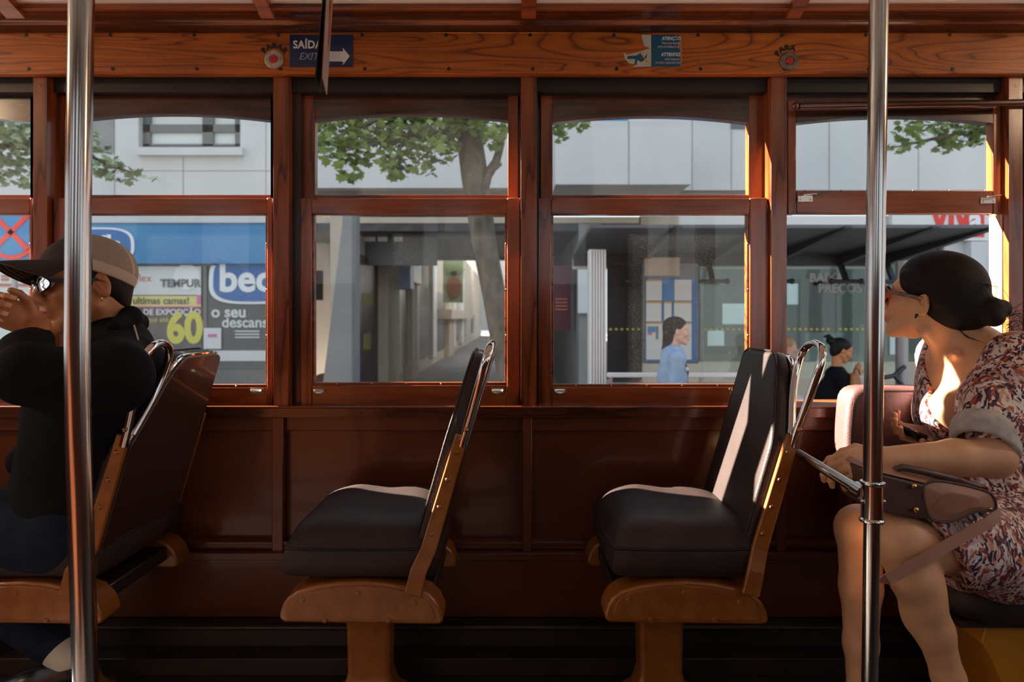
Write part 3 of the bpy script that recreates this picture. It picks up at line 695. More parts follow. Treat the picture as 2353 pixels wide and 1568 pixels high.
mb = MB(); mb.box(-30, 30, 2.6, 5.4, GZ - .1, GZ); mb.box(-30, 30, -9, 2.6, GZ - .1, GZ - .002)
o = struct(mb, 'street', M['asphalt'])
mb = MB(); mb.box(-30, 30, 5.4, 70, PZ - .25, PZ); struct(mb, 'pavement', M['paving'], bevel=.02)

# --- bed shop and the pale upper storeys
YB = 12.0
bl = empty('shop_building', (ax(200, YB), YB, PZ), 'pale building with a bed shop under a blue fascia, behind the man in the cap', 'building')
mb = MB(); x0, x1 = ax(-900, YB), ax(640, YB)
mb.box(-30, ax(640, YB), YB, YB + 3, az(240, YB), 14.5); mb.box(-30, ax(-900, YB), YB, YB + 3, PZ, az(240, YB))  # upper storeys raised and run left out of view to shade the stop
rect(mb, -900, 345, 640, 500, YB, 3); rect(mb, -900, 240, 318, 345, YB, 3); rect(mb, 552, 240, 640, 345, YB, 3)
build(mb, 'facade', M['concrete'], bl)
slab('upper_window_recess', 'greyframe', bl, 318, 238, 552, 345, YB + .28, .05)
wn = slab('upper_window', 'poster', bl, 322, 240, 548, 334, YB + .2, .03)
mb = MB()
for a, b, c, d in ((318, 286, 552, 304), (318, 238, 345, 340), (465, 238, 490, 340), (540, 238, 552, 340), (318, 331, 552, 336)): rect(mb, a, b, c, d, YB + .14, .05)
build(mb, 'window_frame', M['greyframe'], wn)
slab('window_sill', 'concrete', bl, 312, 338, 556, 356, YB - .12, .3)
mb = MB()
for q in (392, 470): rect(mb, -900, q, 640, q + 1.6, YB - .004, .01)
for p in (262, 420, 610): rect(mb, p, 356 if p == 420 else 120, p + 1.6, 500, YB - .004, .01)
build(mb, 'panel_joint', M['concrete2'], bl)
slab('bay_recess', 'concrete2', bl, 206, 262, 262, 352, YB - .01, .02)
fs = slab('fascia_sign', 'blue', bl, -900, 513, 617, 606, YB - .12, .2)
slab('fascia_trim', 'concrete', bl, -900, 498, 640, 512, YB - .16, .2)
def shield(name, cx, cy, w, h, Y, par):
    """Rounded-rectangle shop logo: white outline, blue field."""
    def ring(k, Yc):
        pts = []
        for i in range(48):
            a = 2 * math.pi * i / 48; ca, sa = math.cos(a), math.sin(a); e = 2 / 3.2
            pts.append(Vector((ax(cx + w / 2 * k * math.copysign(abs(ca) ** e, ca) * (1 - .06 * sa), Yc), Yc, az(cy - h / 2 * k * math.copysign(abs(sa) ** e, sa), Yc))))
        return pts
    mb = MB(); mb.prism(ring(1, Y), (0, .02, 0)); o = build(mb, name, M['logo_white'], par, smooth=False)
    mb = MB(); mb.prism(ring(.9, Y - .008), (0, .01, 0)); build(mb, 'logo_field', M['logo_blue'], o, smooth=False); return o
lg = shield('logo_badge', 228, 561, 160, 76, YB - .15, fs)
lettering('lettering', M['logo_white'], fs, "bed's", .42, (ax(289, YB), YB - .165, az(567, YB)), 'RIGHT', .018)
# shop window with its posters
slab('shop_interior', 'darkshop', bl, -900, 606, 638, 960, YB + .9, .05)
mb = MB()
for p in (-330, -120, 100, 466, 612): rect(mb, p, 606, p + 9, 960, YB - .03, .08)
rect(mb, -900, 604, 638, 610, YB - .03, .08); rect(mb, -900, 850, 638, 960, YB - .05, .5)
build(mb, 'shop_frame', M['greyframe'], bl)
slab('shop_pane', 'shopglass', bl, -900, 610, 638, 852, YB + .02, .012)
pw = slab('window_poster', 'poster', bl, 225, 612, 462, 678, YB - .01, .012)
mb = MB(); mb.lathe((ax(430, YB), YB - .02, az(637, YB)), [(0, 0), (.23, 0), (.23, .01), (0, .01)], (0, 1, 0), 32); build(mb, 'round_badge', M['logo_white'], pw)
lettering('lettering', M['dullred'], pw, 'oflex', .19, (ax(300, YB), YB - .014, az(640, YB)))
lettering('lettering', M['dullred'], pw, 'pur', .19, (ax(284, YB), YB - .014, az(654, YB)))
lettering('lettering', M['greyframe'], pw, 'TEMPUR', .19, (ax(370, YB), YB - .026, az(652, YB)), bold=.006)
pw = slab('window_poster', 'poster_yellow', bl, 290, 680, 462, 706, YB - .012, .012)
lettering('lettering', M['poster_dark'], pw, 'ultimas camas!', .17, (ax(306, YB), YB - .016, az(692, YB)), bold=.004)
slab('pink_edge', 'pink', pw, 225, 704, 462, 707, YB - .014, .012); slab('pink_edge', 'pink', pw, 452, 678, 462, 700, YB - .016, .012)
pw = slab('window_poster', 'poster_dark', bl, 225, 708, 464, 812, YB - .01, .012)
lettering('lettering', M['logo_white'], pw, 'TROCA DE EXPOSIÇÃO', .145, (ax(462, YB), YB - .014, az(718, YB)), 'RIGHT', .002)
lettering('lettering', M['lime'], pw, 'artigos até', .13, (ax(316, YB), YB - .014, az(735, YB)))
lettering('lettering', M['lime'], pw, '60', .74, (ax(384, YB), YB - .016, az(757, YB)), bold=.03, sx=.85)
lettering('lettering', M['logo_white'], pw, 'A PARTIR DE', .10, (ax(250, YB), YB - .014, az(760, YB)))
slab('window_poster', 'poster', bl, 225, 815, 462, 832, YB - .01, .012)
pw = slab('window_poster', 'poster_dark', bl, 474, 610, 612, 850, YB + .0, .012)
lg = shield('logo_badge', 578, 640, 196, 118, YB - .03, pw)
lettering('lettering', M['logo_white'], lg, 'bed', .66, (ax(505, YB), YB - .045, az(643, YB)), bold=.02)
lettering('lettering', M['poster'], pw, 'o seu', .28, (ax(486, YB), YB - .012, az(718, YB)), bold=.008)
lettering('lettering', M['poster'], pw, 'descanso', .26, (ax(510, YB), YB - .012, az(742, YB)), bold=.006)
mb = MB()
for i in range(3): rect(mb, 540, 760 + i * 7, 596, 763 + i * 7, YB - .01, .01)
build(mb, 'small_print', M['poster'], pw, smooth=False)
nt_ = slab('notice_card', 'poster', bl, 468, 754, 508, 802, YB - .04, .012)
slab('colour_mark', 'pink', nt_, 478, 768, 498, 775, YB - .046, .01)
slab('striped_mat', 'poster', bl, 480, 806, 612, 830, YB - .012, .012)

# --- passage between the shops
pg = empty('arcade_building', (ax(980, YB), YB + 6, PZ), 'pale building over a dark arcade passage, behind the leaning tree', 'building')
mb = MB(); mb.box(ax(640.5, YB), ax(1275.5, YB), YB, YB + 11, az(432, YB), 14.5); build(mb, 'facade', M['concrete'], pg)  # also raised out of view to keep sun off the stop
mb = MB(); mb.box(ax(641, YB), ax(1470, YB), YB + .05, YB + 8, az(512, YB) , az(498, YB)); build(mb, 'inner_fascia', M['beige'], pg)
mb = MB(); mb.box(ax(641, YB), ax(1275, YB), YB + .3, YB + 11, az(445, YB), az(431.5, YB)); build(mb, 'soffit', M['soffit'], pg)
mb = MB(); mb.box(ax(641, YB), ax(1330, YB), YB + .06, YB + 5, az(530, YB), az(513, YB)); build(mb, 'ceiling_beam', M['darkshop'], pg)
XW = -2.8
def wy(px): return XW * F / (px - CX)
mb = MB(); mb.box(XW - .4, XW, YB + .02, YB + 11, PZ, 3.2); mb.box(XW - .4, XW, YB + 11, 62, PZ, 4.5); build(mb, 'passage_wall', M['beige'], pg)
for name, mat, p0, p1, z0, z1, pr in (
    ('shop_front', 'darkshop', 812, 862, PZ, 2.2, .06), ('shop_front', 'darkshop', 916, 931, -.2, 1.9, .06), ('shop_front', 'darkshop', 955, 984, -.2, 2.0, .06),
    ('shop_front', 'darkshop', 998, 1020, -.2, 2.0, .06), ('shop_front', 'darkshop', 1040, 1052, -.1, 1.2, .06), ('shop_front', 'darkshop', 1060, 1070, 0, 1.2, .06), ('shop_front', 'darkshop', 1083, 1088, 0, 1.2, .08),
    ('pillar', 'beige', 864, 893, PZ, 2.2, .25), ('pillar', 'beige', 931, 945, PZ, 2.2, .18), ('pillar', 'beige', 1021, 1034, PZ, 2.6, .2),
    ('door_leaf', 'whitemetal', 894, 915, -.3, 2.05, .10), ('drain_pipe', 'whitemetal', 946, 952, -.3, 2.5, .14), ('drain_pipe', 'whitemetal', 986, 995, -.3, 2.9, .14), ('drain_pipe', 'whitemetal', 1036, 1040, -.3, 3.0, .16), ('drain_pipe', 'whitemetal', 1055, 1059, -.3, 3.2, .16),
    ('awning_front', 'greyframe', 903, 944, 1.95, 2.6, .3), ('banner', 'blue', 892, 903, 1.7, 2.9, .5)):
    a, b = wy(p0), wy(p1); mb = MB(); mb.box(XW, XW + pr, a, b, z0, z1); build(mb, name, M[mat], pg, bevel=.01)
mb = MB(); mb.box(XW + .06, XW + .075, 12.6, 13.2, .45, .75); mb.box(XW + .06, XW + .075, 12.5, 13.4, 1.3, 1.5); build(mb, 'shop_sticker', M['olive'], pg)
mb = MB(); mb.box(XW + .0, XW + .6, wy(1000), wy(1000) + 14, 1.0, 1.35); build(mb, 'passage_lintel', M['beige'], pg)
slab('passage_end', 'concrete', pg, 1040, 480, 1200, 760, 61, .4); slab('passage_end', 'concrete', pg, 1120, 590, 1200, 745, 48, .4)
o = slab('hanging_poster', 'poster', pg, 936, 536, 974, 600, 15, .03)
slab('poster_print', 'blue', o, 948, 540, 972, 562, 14.98, .03); slab('poster_print', 'dullred', o, 954, 574, 966, 590, 14.98, .03)
o = slab('fruit_poster', 'leaf_pale', pg, 1018, 585, 1064, 696, 24, .04)
mb = MB(); mb.ball((ax(1043, 24), 23.97, az(660, 24)), (.27, .02, .42), 16, 10); build(mb, 'fruit_print', M['orange'], o)
mb = MB()
for k in range(9):
    a = R(30 + k * 15); c = Vector((ax(1043, 24), 23.96, az(634, 24))); t = Vector((math.cos(a), 0, math.sin(a))); n = Vector((-t.z, 0, t.x))
    mb.prism([c - n * .05, c + t * .52, c + n * .05], (0, .01, 0))
build(mb, 'leaf_print', M['leaf'], o, smooth=False)
slab('arcade_sign', 'poster_dark', pg, 808, 530, 1004, 610, 13, .1)
mb = MB()
for i, (a, b) in enumerate(((830, 862), (868, 890), (905, 925))): rect(mb, a, 536, b, 555, 12.95, .04)
build(mb, 'arcade_lightbox', M['poster'], pg)
# right hand flank of the passage
XQ = ax(1330, YB)
mb = MB(); mb.box(XQ, XQ + .4, YB, 48, PZ, 2.7); build(mb, 'flank_wall', M['concrete2'], pg)
mb = MB(); mb.box(ax(1268, YB), ax(1316, YB), YB + .4, YB + .5, az(760, YB), az(606, YB)); o = build(mb, 'hoarding', M['maroon_paint'], pg)
mb = MB()
for i in range(4): rect(mb, 1276, 686 + i * 8, 1304, 689 + i * 8, YB + .38, .02)
build(mb, 'hoarding_print', M['dullred'], o, smooth=False)
slab('pale_notice', 'poster', pg, 1328, 615, 1358, 720, YB - .1, .04)

# --- sloping grey buttress, van and road sign at the kerb
mb = MB(); Yp = 9.5
mb.loft([[Vector((ax(p, Yp), y, az(q, Yp))) for p, y in ((a, Yp), (b, Yp), (b, Yp + .5), (a, Yp + .5))] for a, b, q in ((736, 809, 1000), (742, 809, 880), (786, 809, 512), (787, 809, 470))])
o = build(mb, 'stone_buttress', M['concrete2'], None, bevel=.01); tag(o, 'tall grey tapering pillar at the left side of the dark passage', 'pillar')
v = empty('white_van', (ax(703, 14), 14, GZ), 'white van with dark windows parked beside the grey tapering pillar', 'van')
Yv = 14.0
bp = rounded([Vector((ax(p, Yv), az(q, Yv))) for p, q in ((640, 920), (640, 690), (650, 560), (664, 546), (740, 546), (757, 556), (766, 690), (766, 920))], .12)
mb = MB(); mb.prism([(x, Yv, z) for x, z in bp], (0, 4.2, 0)); build(mb, 'body', M['van'], v, bevel=.05, seg=3)
slab('rear_window', 'black', v, 660, 622, 742, 690, Yv - .012, .03, bevel=.01); slab('window_rail', 'whitemetal', v, 652, 600, 754, 612, Yv - .02, .03)
for p in (660, 746):
    mb = MB(); mb.lathe((ax(p, Yv), Yv - .03, GZ + .33), [(0, 0), (.2, 0), (.33, .03), (.33, .2), (0, .2)], (0, 1, 0), 24); build(mb, 'wheel', M['black'], v)
rs = empty('road_sign', (ax(26, 7.5), 7.5, PZ), 'round blue no stopping sign with a red cross, at the left window', 'sign')
c = Vector((ax(26, 7.5), 7.5, az(534, 7.5))); r = .30
mb = MB(); mb.lathe(c, [(0, 0), (r, 0), (r, .02), (0, .02)], (0, 1, 0), 40); build(mb, 'disc', M['red'], rs)
mb = MB(); mb.lathe(c, [(0, -.004), (r * .84, -.004), (r * .84, .0), (0, .0)], (0, 1, 0), 40); build(mb, 'blue_field', M['blue'], rs)
mb = MB()
for s in (-1, 1): mb.bar(c + Vector((-r * .62, -.008, -s * r * .62)), c + Vector((r * .62, -.008, s * r * .62)), .055, .006, (0, 1, 0))
build(mb, 'cross', M['red'], rs)
mb = MB(); mb.tube([(c.x, c.y + .05, PZ), (c.x, c.y + .05, c.z + .3)], .03, 12); build(mb, 'post', M['postgrey'], rs)
wb = empty('poster_board', (ax(40, 10.8), 10.8, PZ), 'pale board with red print standing behind the road sign', 'board')
slab('panel', 'poster', wb, -200, 600, 96, 860, 10.8, .06)
mb = MB()
for q in (632, 640, 700): rect(mb, 2, q, 18, q + 5, 10.78, .02)
rect(mb, -20, 652, 70, 658, 10.78, .02); build(mb, 'print', M['dullred'], wb, smooth=False); slab('leg', 'greyframe', wb, -60, 860, 60, 960, 10.8, .06)

# --- right hand building: box bay, shop glazing, white fascia with the red shop name
YR = 12.4
rb = empty('corner_building', (ax(1800, YR), YR, PZ), 'pale building with a boxed bay and glazed shop, behind the tram shelter', 'building')
slab('facade', 'concrete', rb, 1276, -400, 2284, 437, YR, 1)
mb = MB(); mb.box(ax(1276, 11), ax(1588, 11), 11, YR, az(424, 11), az(278, 11)); build(mb, 'box_bay', M['concrete'], rb)
mb = MB(); mb.box(ax(1276, 11), ax(1588, 11), 11 - .003, 11.02, az(424, 11), az(278, 11)); mb2 = MB(); rect(mb2, 1444, 278, 1446, 424, 10.99, .02); build(mb2, 'panel_joint', M['concrete2'], rb)
slab('roof_strip', 'blue', rb, 1380, 272, 1444, 278, 11.2, .5)
slab('upper_opening', 'greyframe', rb, 1680, 272, 1760, 296, YR - .02, .05)
mb = MB()
for p in (1590, 1680, 1905, 2110): rect(mb, p, 100, p + 1.6, 436, YR - .006, .01)
build(mb, 'panel_joint', M['concrete2'], rb)
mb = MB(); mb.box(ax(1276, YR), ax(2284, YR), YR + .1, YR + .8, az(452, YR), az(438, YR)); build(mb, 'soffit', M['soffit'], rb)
slab('dark_lintel', 'poster_dark', rb, 1260, 499, 1472, 528, YR, .3); slab('cream_panel', 'beige', rb, 1472, 496, 1560, 526, YR - .05, .3)
slab('white_fascia', 'whitemetal', rb, 1560, 496, 2290, 555, YR - .02, .3)
vs_ = slab('shop_sign', 'whitemetal', rb, 2050, 480, 2290, 553, YR - .2, .12)
lettering('lettering', M['red'], vs_, 'VIV', .62, (ax(2140, YR - .2), YR - .21, az(506, YR - .2)), bold=.03, sx=.78)
mb = MB(); rect(mb, 2219, 478, 2262, 545, YR - .212, .02); o = build(mb, 'red_tile', M['red'], vs_, smooth=False)
lettering('lettering', M['logo_white'], o, 'a', .52, (ax(2226, YR - .2), YR - .216, az(505, YR - .2)), bold=.02)
slab('shop_interior', 'tealdark', rb, 1400, 555, 2170, 960, YR + 1.2, .05)
slab('shop_pane', 'shopglass', rb, 1400, 555, 2170, 832, YR + .02, .015)
mb = MB()
for p in (1476, 1608, 1800, 2030, 2160): rect(mb, p, 555, p + 8, 960, YR - .04, .1)
build(mb, 'shop_frame', M['greyframe'], rb)
slab('stall_riser', 'beige', rb, 1476, 832, 2170, 960, YR - .06, .3)
slab('side_pier', 'concrete', rb, 2170, 555, 2232, 960, YR - .1, .5); slab('side_pier', 'concrete', rb, 2232, 555, 2292, 960, YR - .3, .5)
for a, b, c, d in ((1660, 698, 1712, 745), (1626, 760, 1664, 795), (1850, 765, 1940, 830), (1975, 745, 2020, 830), (2045, 770, 2080, 815)):
    slab('window_notice', 'poster', rb, a, b, c, d, YR - .0, .012)
slab('window_notice', 'poster', rb, 1806, 652, 1834, 700, YR, .012)
sg = slab('sale_glass', 'shopglass', rb, 1840, 640, 2030, 830, YR - .06, .006)
lettering('lettering', M['ghostred'], sg, 'BAIXA', .22, (ax(1856, YR), YR - .07, az(640, YR)), bold=.006)
lettering('lettering', M['ghostred'], sg, 'PREÇOS', .22, (ax(1876, YR), YR - .07, az(664, YR)), bold=.006)

# --- tram shelter
sh = empty('tram_shelter', (3, 7, PZ), 'dark tram stop shelter with a sloping roof and glass back', 'shelter')
X0, X1, YF_, YB_ = .72, ax(2288, 6.2), 6.2, 8.0
zf, zb = az(524, YF_), az(586, YB_)
mb = MB(); mb.loft([[(x, YF_, zf), (x, YF_, zf + .03), (x, YB_, zb + .06), (x, YB_, zb)] for x in (X0, X1)]); build(mb, 'roof', M['roofskin'], sh)
for xb in (1.5, 2.29, 3.03, 3.82, 4.36):
    mb = MB(); mb.loft([[(x, YF_ - .05, zf - .01), (x, YF_ - .05, zf + .01), (x, YB_, zb), (x, YB_, zb - .13)] for x in (xb - .035, xb + .035)]); rf = build(mb, 'rafter', M['shelter'], sh)
    mb = MB(); mb.bar((xb, YB_ - .05, zb - .1), (xb, YB_ - .2, zb - .32), .05, .05, (1, 0, 0)); mb.tube([(xb - .17, YB_ - .2, zb - .32), (xb + .17, YB_ - .2, zb - .32)], .022, 10)
    for s in (-1, 1): mb.ball((xb + s * .17, YB_ - .2, zb - .32), .034, 10, 7)
    build(mb, 'clamp_arm', M['shelter'], rf)
mb = MB(); mb.box(X0, X1, YB_ - .05, YB_ + .05, zb - .13, zb + .02); build(mb, 'rear_beam', M['shelter'], sh)
mb = MB(); mb.box(X0, X1, YB_ + .06, YB_ + .14, zb - .16, zb - .05); build(mb, 'light_trough', M['whitemetal'], sh)
cols = [(1395, 1476, 'dark'), (1612, 1800, 'c'), (1804, 1920, 'c'), (1922, 2060, 'c')]
for a, b, k in cols:
    mb = MB(); mb.box(ax(a, YB_), ax(b, YB_), YB_, YB_ + .012, az(872, YB_), az(604, YB_)); gp = build(mb, 'glass_panel', M['darkpanel'] if k == 'dark' and 'darkpanel' in M else (M['black'] if k == 'dark' else M['glass_clean']), sh)
    mb = MB(); n = int((b - a) / 13)
    for i in range(n): mb.ball((ax(a + 8 + i * 13, YB_), YB_ - .004, az(757, YB_)), (.018, .004, .014), 8, 5)
    build(mb, 'dot_line', M['lime'], gp, smooth=False)
mb = MB()
for i in range(6): mb.box(ax(1356 + i * 6.4, 6.6), ax(1361 + i * 6.4, 6.6), 6.6, 6.72, PZ, az(575, 6.6))
mb.box(ax(1355, 6.6), ax(1394, 6.6), 6.64, 6.80, PZ, az(572, 6.6)); build(mb, 'ribbed_post', M['whitemetal'], sh, bevel=.006)
for p, a in ((2072, 'grey'),):
    mb = MB(); x = ax(p, 7.4); mb.tube([(x, 7.4, PZ), (x, 7.4, az(600, 7.4))], .062, 16); ps = build(mb, 'post', M['postgrey'], sh)
    mb = MB(); mb.tube([(x, 7.35, az(842, 7.4)), (x - .14, 7.3, az(862, 7.4)), (x - .3, 7.3, az(868, 7.4))], .025, 8); mb.tube([(x - .14, 7.3, az(862, 7.4)), (x - .04, 7.3, az(885, 7.4))], .022, 8); mb.tube([(x, 7.3, az(890, 7.4)), (x + .2, 7.3, az(896, 7.4))], .022, 8)
    build(mb, 'bracket', M['shelter'], ps)
mb = MB(); mb.box(1.9, ax(2050, 7.4), 7.25, 7.65, PZ + .46, PZ + .52)
for x in (2.0, 3.0, 4.0): mb.box(x, x + .06, 7.4, 7.5, PZ, PZ + .46)
build(mb, 'bench', M['greyframe'], sh)
pc = empty('map_case', (ax(1540, 7.6), 7.6, PZ), 'framed transit map case with pale posters behind the woman in denim', 'display case')
Yc = 7.6
slab('case_frame', 'greyframe', pc, 1478, 604, 1606, 836, Yc, .10, bevel=.01); slab('header_board', 'beige', pc, 1482, 592, 1562, 634, Yc - .03, .05); slab('blue_backing', 'logo_blue', pc, 1484, 640, 1602, 832, Yc - .012, .02)
for i, (a, b, c, d, m) in enumerate(((1485, 643, 1521, 691, 'poster'), (1523, 643, 1549, 691, 'blue'), (1550, 643, 1589, 691, 'poster'), (1485, 693, 1520, 739, 'poster'), (1526, 693, 1543, 739, 'poster'), (1549, 693, 1589, 739, 'poster'), (1485, 741, 1589, 827, 'poster'))):
    ps = slab('map_sheet', m, pc, a, b, c, d, Yc - .02, .012)
    if i in (0, 3, 4, 5, 6): slab('title_strip', 'yellow', ps, a, b, b if False else c, b + 4, Yc - .024, .01)
    if i == 6:
        slab('map_area', 'blue', ps, 1488, 750, 1506, 764, Yc - .024, .01); slab('map_area', 'pink', ps, 1488, 764, 1498, 770, Yc - .024, .01); slab('map_area', 'tealdark', ps, 1507, 750, 1513, 780, Yc - .024, .01)
gr = empty('guard_rail', (ax(1600, 6.4), 6.4, PZ), 'white guard rail along the platform behind the woman in denim', 'rail')
mb = MB(); mb.box(ax(1396, 6.4), ax(1830, 6.4), 6.4, 6.45, az(868, 6.4), az(857, 6.4)); build(mb, 'top_rail', M['whitemetal'], gr, bevel=.008)
for p in (1400, 1610, 1822):
    mb = MB(); mb.box(ax(p, 6.4), ax(p + 8, 6.4), 6.41, 6.44, PZ, az(868, 6.4)); build(mb, 'rail_post', M['postgrey'], gr)
mb = MB(); mb.box(ax(1396, 6.4), ax(1830, 6.4), 6.415, 6.435, PZ + .1, az(880, 6.4)); build(mb, 'infill_panel', M['concrete2'], gr)

# --- plane trees
def leaf(mb, c, s, rng):
    n = Vector((rng.gauss(0, .6), rng.gauss(0, .6), 1)).normalized(); t = n.orthogonal().normalized()
    t = Matrix.Rotation(rng.random() * 6.283, 3, n) @ t; w = n.cross(t)
    o = [(-.5, 0), (-.34, .26), (-.42, .5), (-.05, .34), (.1, .52), (.22, .24), (.55, 0), (.22, -.24), (.1, -.52), (-.05, -.34), (-.42, -.5), (-.34, -.26)]
    pts = [c + t * (a * s) + w * (b * s) + n * (-.25 * s * b * b) for a, b in o]
    b0 = len(mb.v); mb.v += [tuple(p) for p in pts]; mb.f.append(tuple(range(b0, b0 + 12))); mb.m.append(0)
def twig(pts, r0, r1, mb, n=8):
    pts = [Vector(p) for p in pts]; m = len(pts); mb.tube(pts, [r0 + (r1 - r0) * i / (m - 1) for i in range(m)], n)
def cluster(mb, c, rad, count, s, rng):
    c = Vector(c)
    for _ in range(count):
        while True:
            p = Vector((rng.uniform(-1, 1), rng.uniform(-1, 1), rng.uniform(-1, 1)))
            if p.length < 1: break
        leaf(mb, c + Vector((p.x * rad[0], p.y * rad[1], p.z * rad[2])), s * rng.uniform(.7, 1.25), rng)
rng = random.Random(11); YT = 8.0
tr = empty('plane_tree', (ax(1185, YT), YT, PZ), 'leaning plane tree with spreading green leaves outside the third window', 'tree', 'street trees')
mb = MB(); tk = [(1200, 1010, 25), (1172, 880, 26), (1150, 760, 27), (1132, 660, 27), (1113, 560, 28), (1100, 470, 30), (1090, 400, 31), (1082, 340, 30), (1084, 280, 34), (1090, 220, 28), (1085, 120, 20)]
mb.tube([at(p, q, YT) for p, q, r in tk], [r * YT / F for p, q, r in tk], 16); build(mb, 'trunk', M['bark'], tr)
mb = MB()
twig([at(1100, 440, YT), at(1118, 405, YT - .05), at(1140, 372, YT - .1), at(1152, 330, YT - .1), at(1160, 250, YT)], .075, .03, mb)
twig([at(1098, 470, YT), at(1118, 420, YT - .1), at(1125, 395, YT - .12), at(1150, 375, YT - .2)], .06, .03, mb)
twig([at(1083, 350, YT), at(1060, 335, YT - .1), at(1000, 318, YT - .3), at(900, 322, YT - .5), at(800, 345, YT - .6)], .055, .012, mb)
twig([at(1085, 290, YT), at(1050, 240, YT - .2), at(960, 250, YT - .4), at(850, 280, YT - .6), at(760, 320, YT - .6)], .06, .012, mb)
twig([at(1090, 300, YT), at(1150, 240, YT - .3), at(1240, 250, YT - .4), at(1330, 280, YT - .5)], .05, .01, mb)
twig([at(960, 250, YT - .4), at(940, 300, YT - .5), at(905, 370, YT - .5)], .02, .008, mb); twig([at(1000, 318, YT - .3), at(985, 350, YT - .4), at(955, 375, YT - .4)], .02, .008, mb)
build(mb, 'branch', M['bark'], tr)
mb = MB()
for px, py, rx, ry, n in ((790, 300, 70, 40, 130), (770, 350, 42, 30, 60), (850, 335, 70, 42, 150), (930, 300, 80, 45, 190), (905, 375, 34, 30, 55), (990, 345, 60, 30, 120), (1000, 285, 70, 35, 150), (805, 385, 22, 30, 26), (1120, 285, 50, 28, 80), (1140, 320, 26, 24, 34), (1050, 270, 60, 30, 90), (870, 262, 120, 24, 140), (960, 222, 220, 45, 300), (760, 262, 50, 40, 60), (1290, 290, 22, 30, 40), (1330, 268, 26, 22, 30), (800, 412, 10, 16, 8), (895, 398, 10, 10, 8), (955, 385, 14, 10, 12), (985, 388, 12, 10, 10)):
    cluster(mb, at(px, py, YT - .35), (rx * YT / F, .45, ry * YT / F), n, .105, rng)
o = build(mb, 'foliage', M['leaf'], tr, smooth=False)
tr = empty('plane_tree', (ax(-40, YT), YT + 1, PZ), 'pale green street tree at the leftmost window', 'tree', 'street trees')
mb = MB(); Y2 = 9; mb.tube([at(-120, 1000, Y2), at(-110, 700, Y2), at(-118, 450, Y2), at(-110, 200, Y2)], [.16, .14, .13, .10], 14); build(mb, 'trunk', M['bark'], tr)
mb = MB(); twig([at(-115, 420, Y2), at(20, 330, Y2 - .2), at(150, 330, Y2 - .3), at(250, 380, Y2 - .3), at(330, 405, Y2 - .3)], .05, .008, mb); build(mb, 'branch', M['bark'], tr)
mb = MB()
for px, py, rx, ry, n in ((-20, 330, 120, 65, 330), (60, 300, 60, 40, 110), (40, 400, 60, 35, 90), (225, 375, 50, 26, 60), (270, 395, 46, 22, 46), (205, 340, 26, 40, 44), (150, 350, 60, 50, 110), (330, 405, 16, 8, 8), (-150, 300, 120, 70, 200)):
    cluster(mb, at(px, py, Y2 - .3), (rx * Y2 / F, .45, ry * Y2 / F), n, .11, rng)
build(mb, 'foliage', M['leaf_pale'], tr, smooth=False)
tr = empty('plane_tree', (ax(2420, YT), YT, PZ), 'street tree reaching a leafy branch across the open right window', 'tree', 'street trees')
mb = MB(); mb.tube([at(2640, 1050, YT), at(2630, 700, YT), at(2640, 400, YT), at(2620, 150, YT)], [.17, .15, .14, .11], 14); build(mb, 'trunk', M['bark'], tr)
mb = MB(); twig([at(2632, 420, YT), at(2450, 310, YT - .2), at(2250, 300, YT - .3), at(2150, 318, YT - .3), at(2050, 340, YT - .3)], .05, .008, mb); twig([at(2250, 300, YT - .3), at(2170, 285, YT - .3), at(2090, 290, YT - .3)], .015, .006, mb); build(mb, 'branch', M['bark'], tr)
mb = MB()
for px, py, rx, ry, n in ((2100, 290, 40, 16, 46), (2095, 320, 26, 22, 34), (2052, 342, 15, 13, 16), (2190, 290, 60, 18, 70), (2220, 310, 50, 22, 60), (2180, 335, 26, 12, 20), (2260, 300, 40, 30, 60), (2400, 290, 110, 60, 180), (2300, 260, 80, 30, 80)):
    cluster(mb, at(px, py, YT - .3), (rx * YT / F, .35, ry * YT / F), n, .095, rng)
build(mb, 'foliage', M['leaf'], tr, smooth=False)
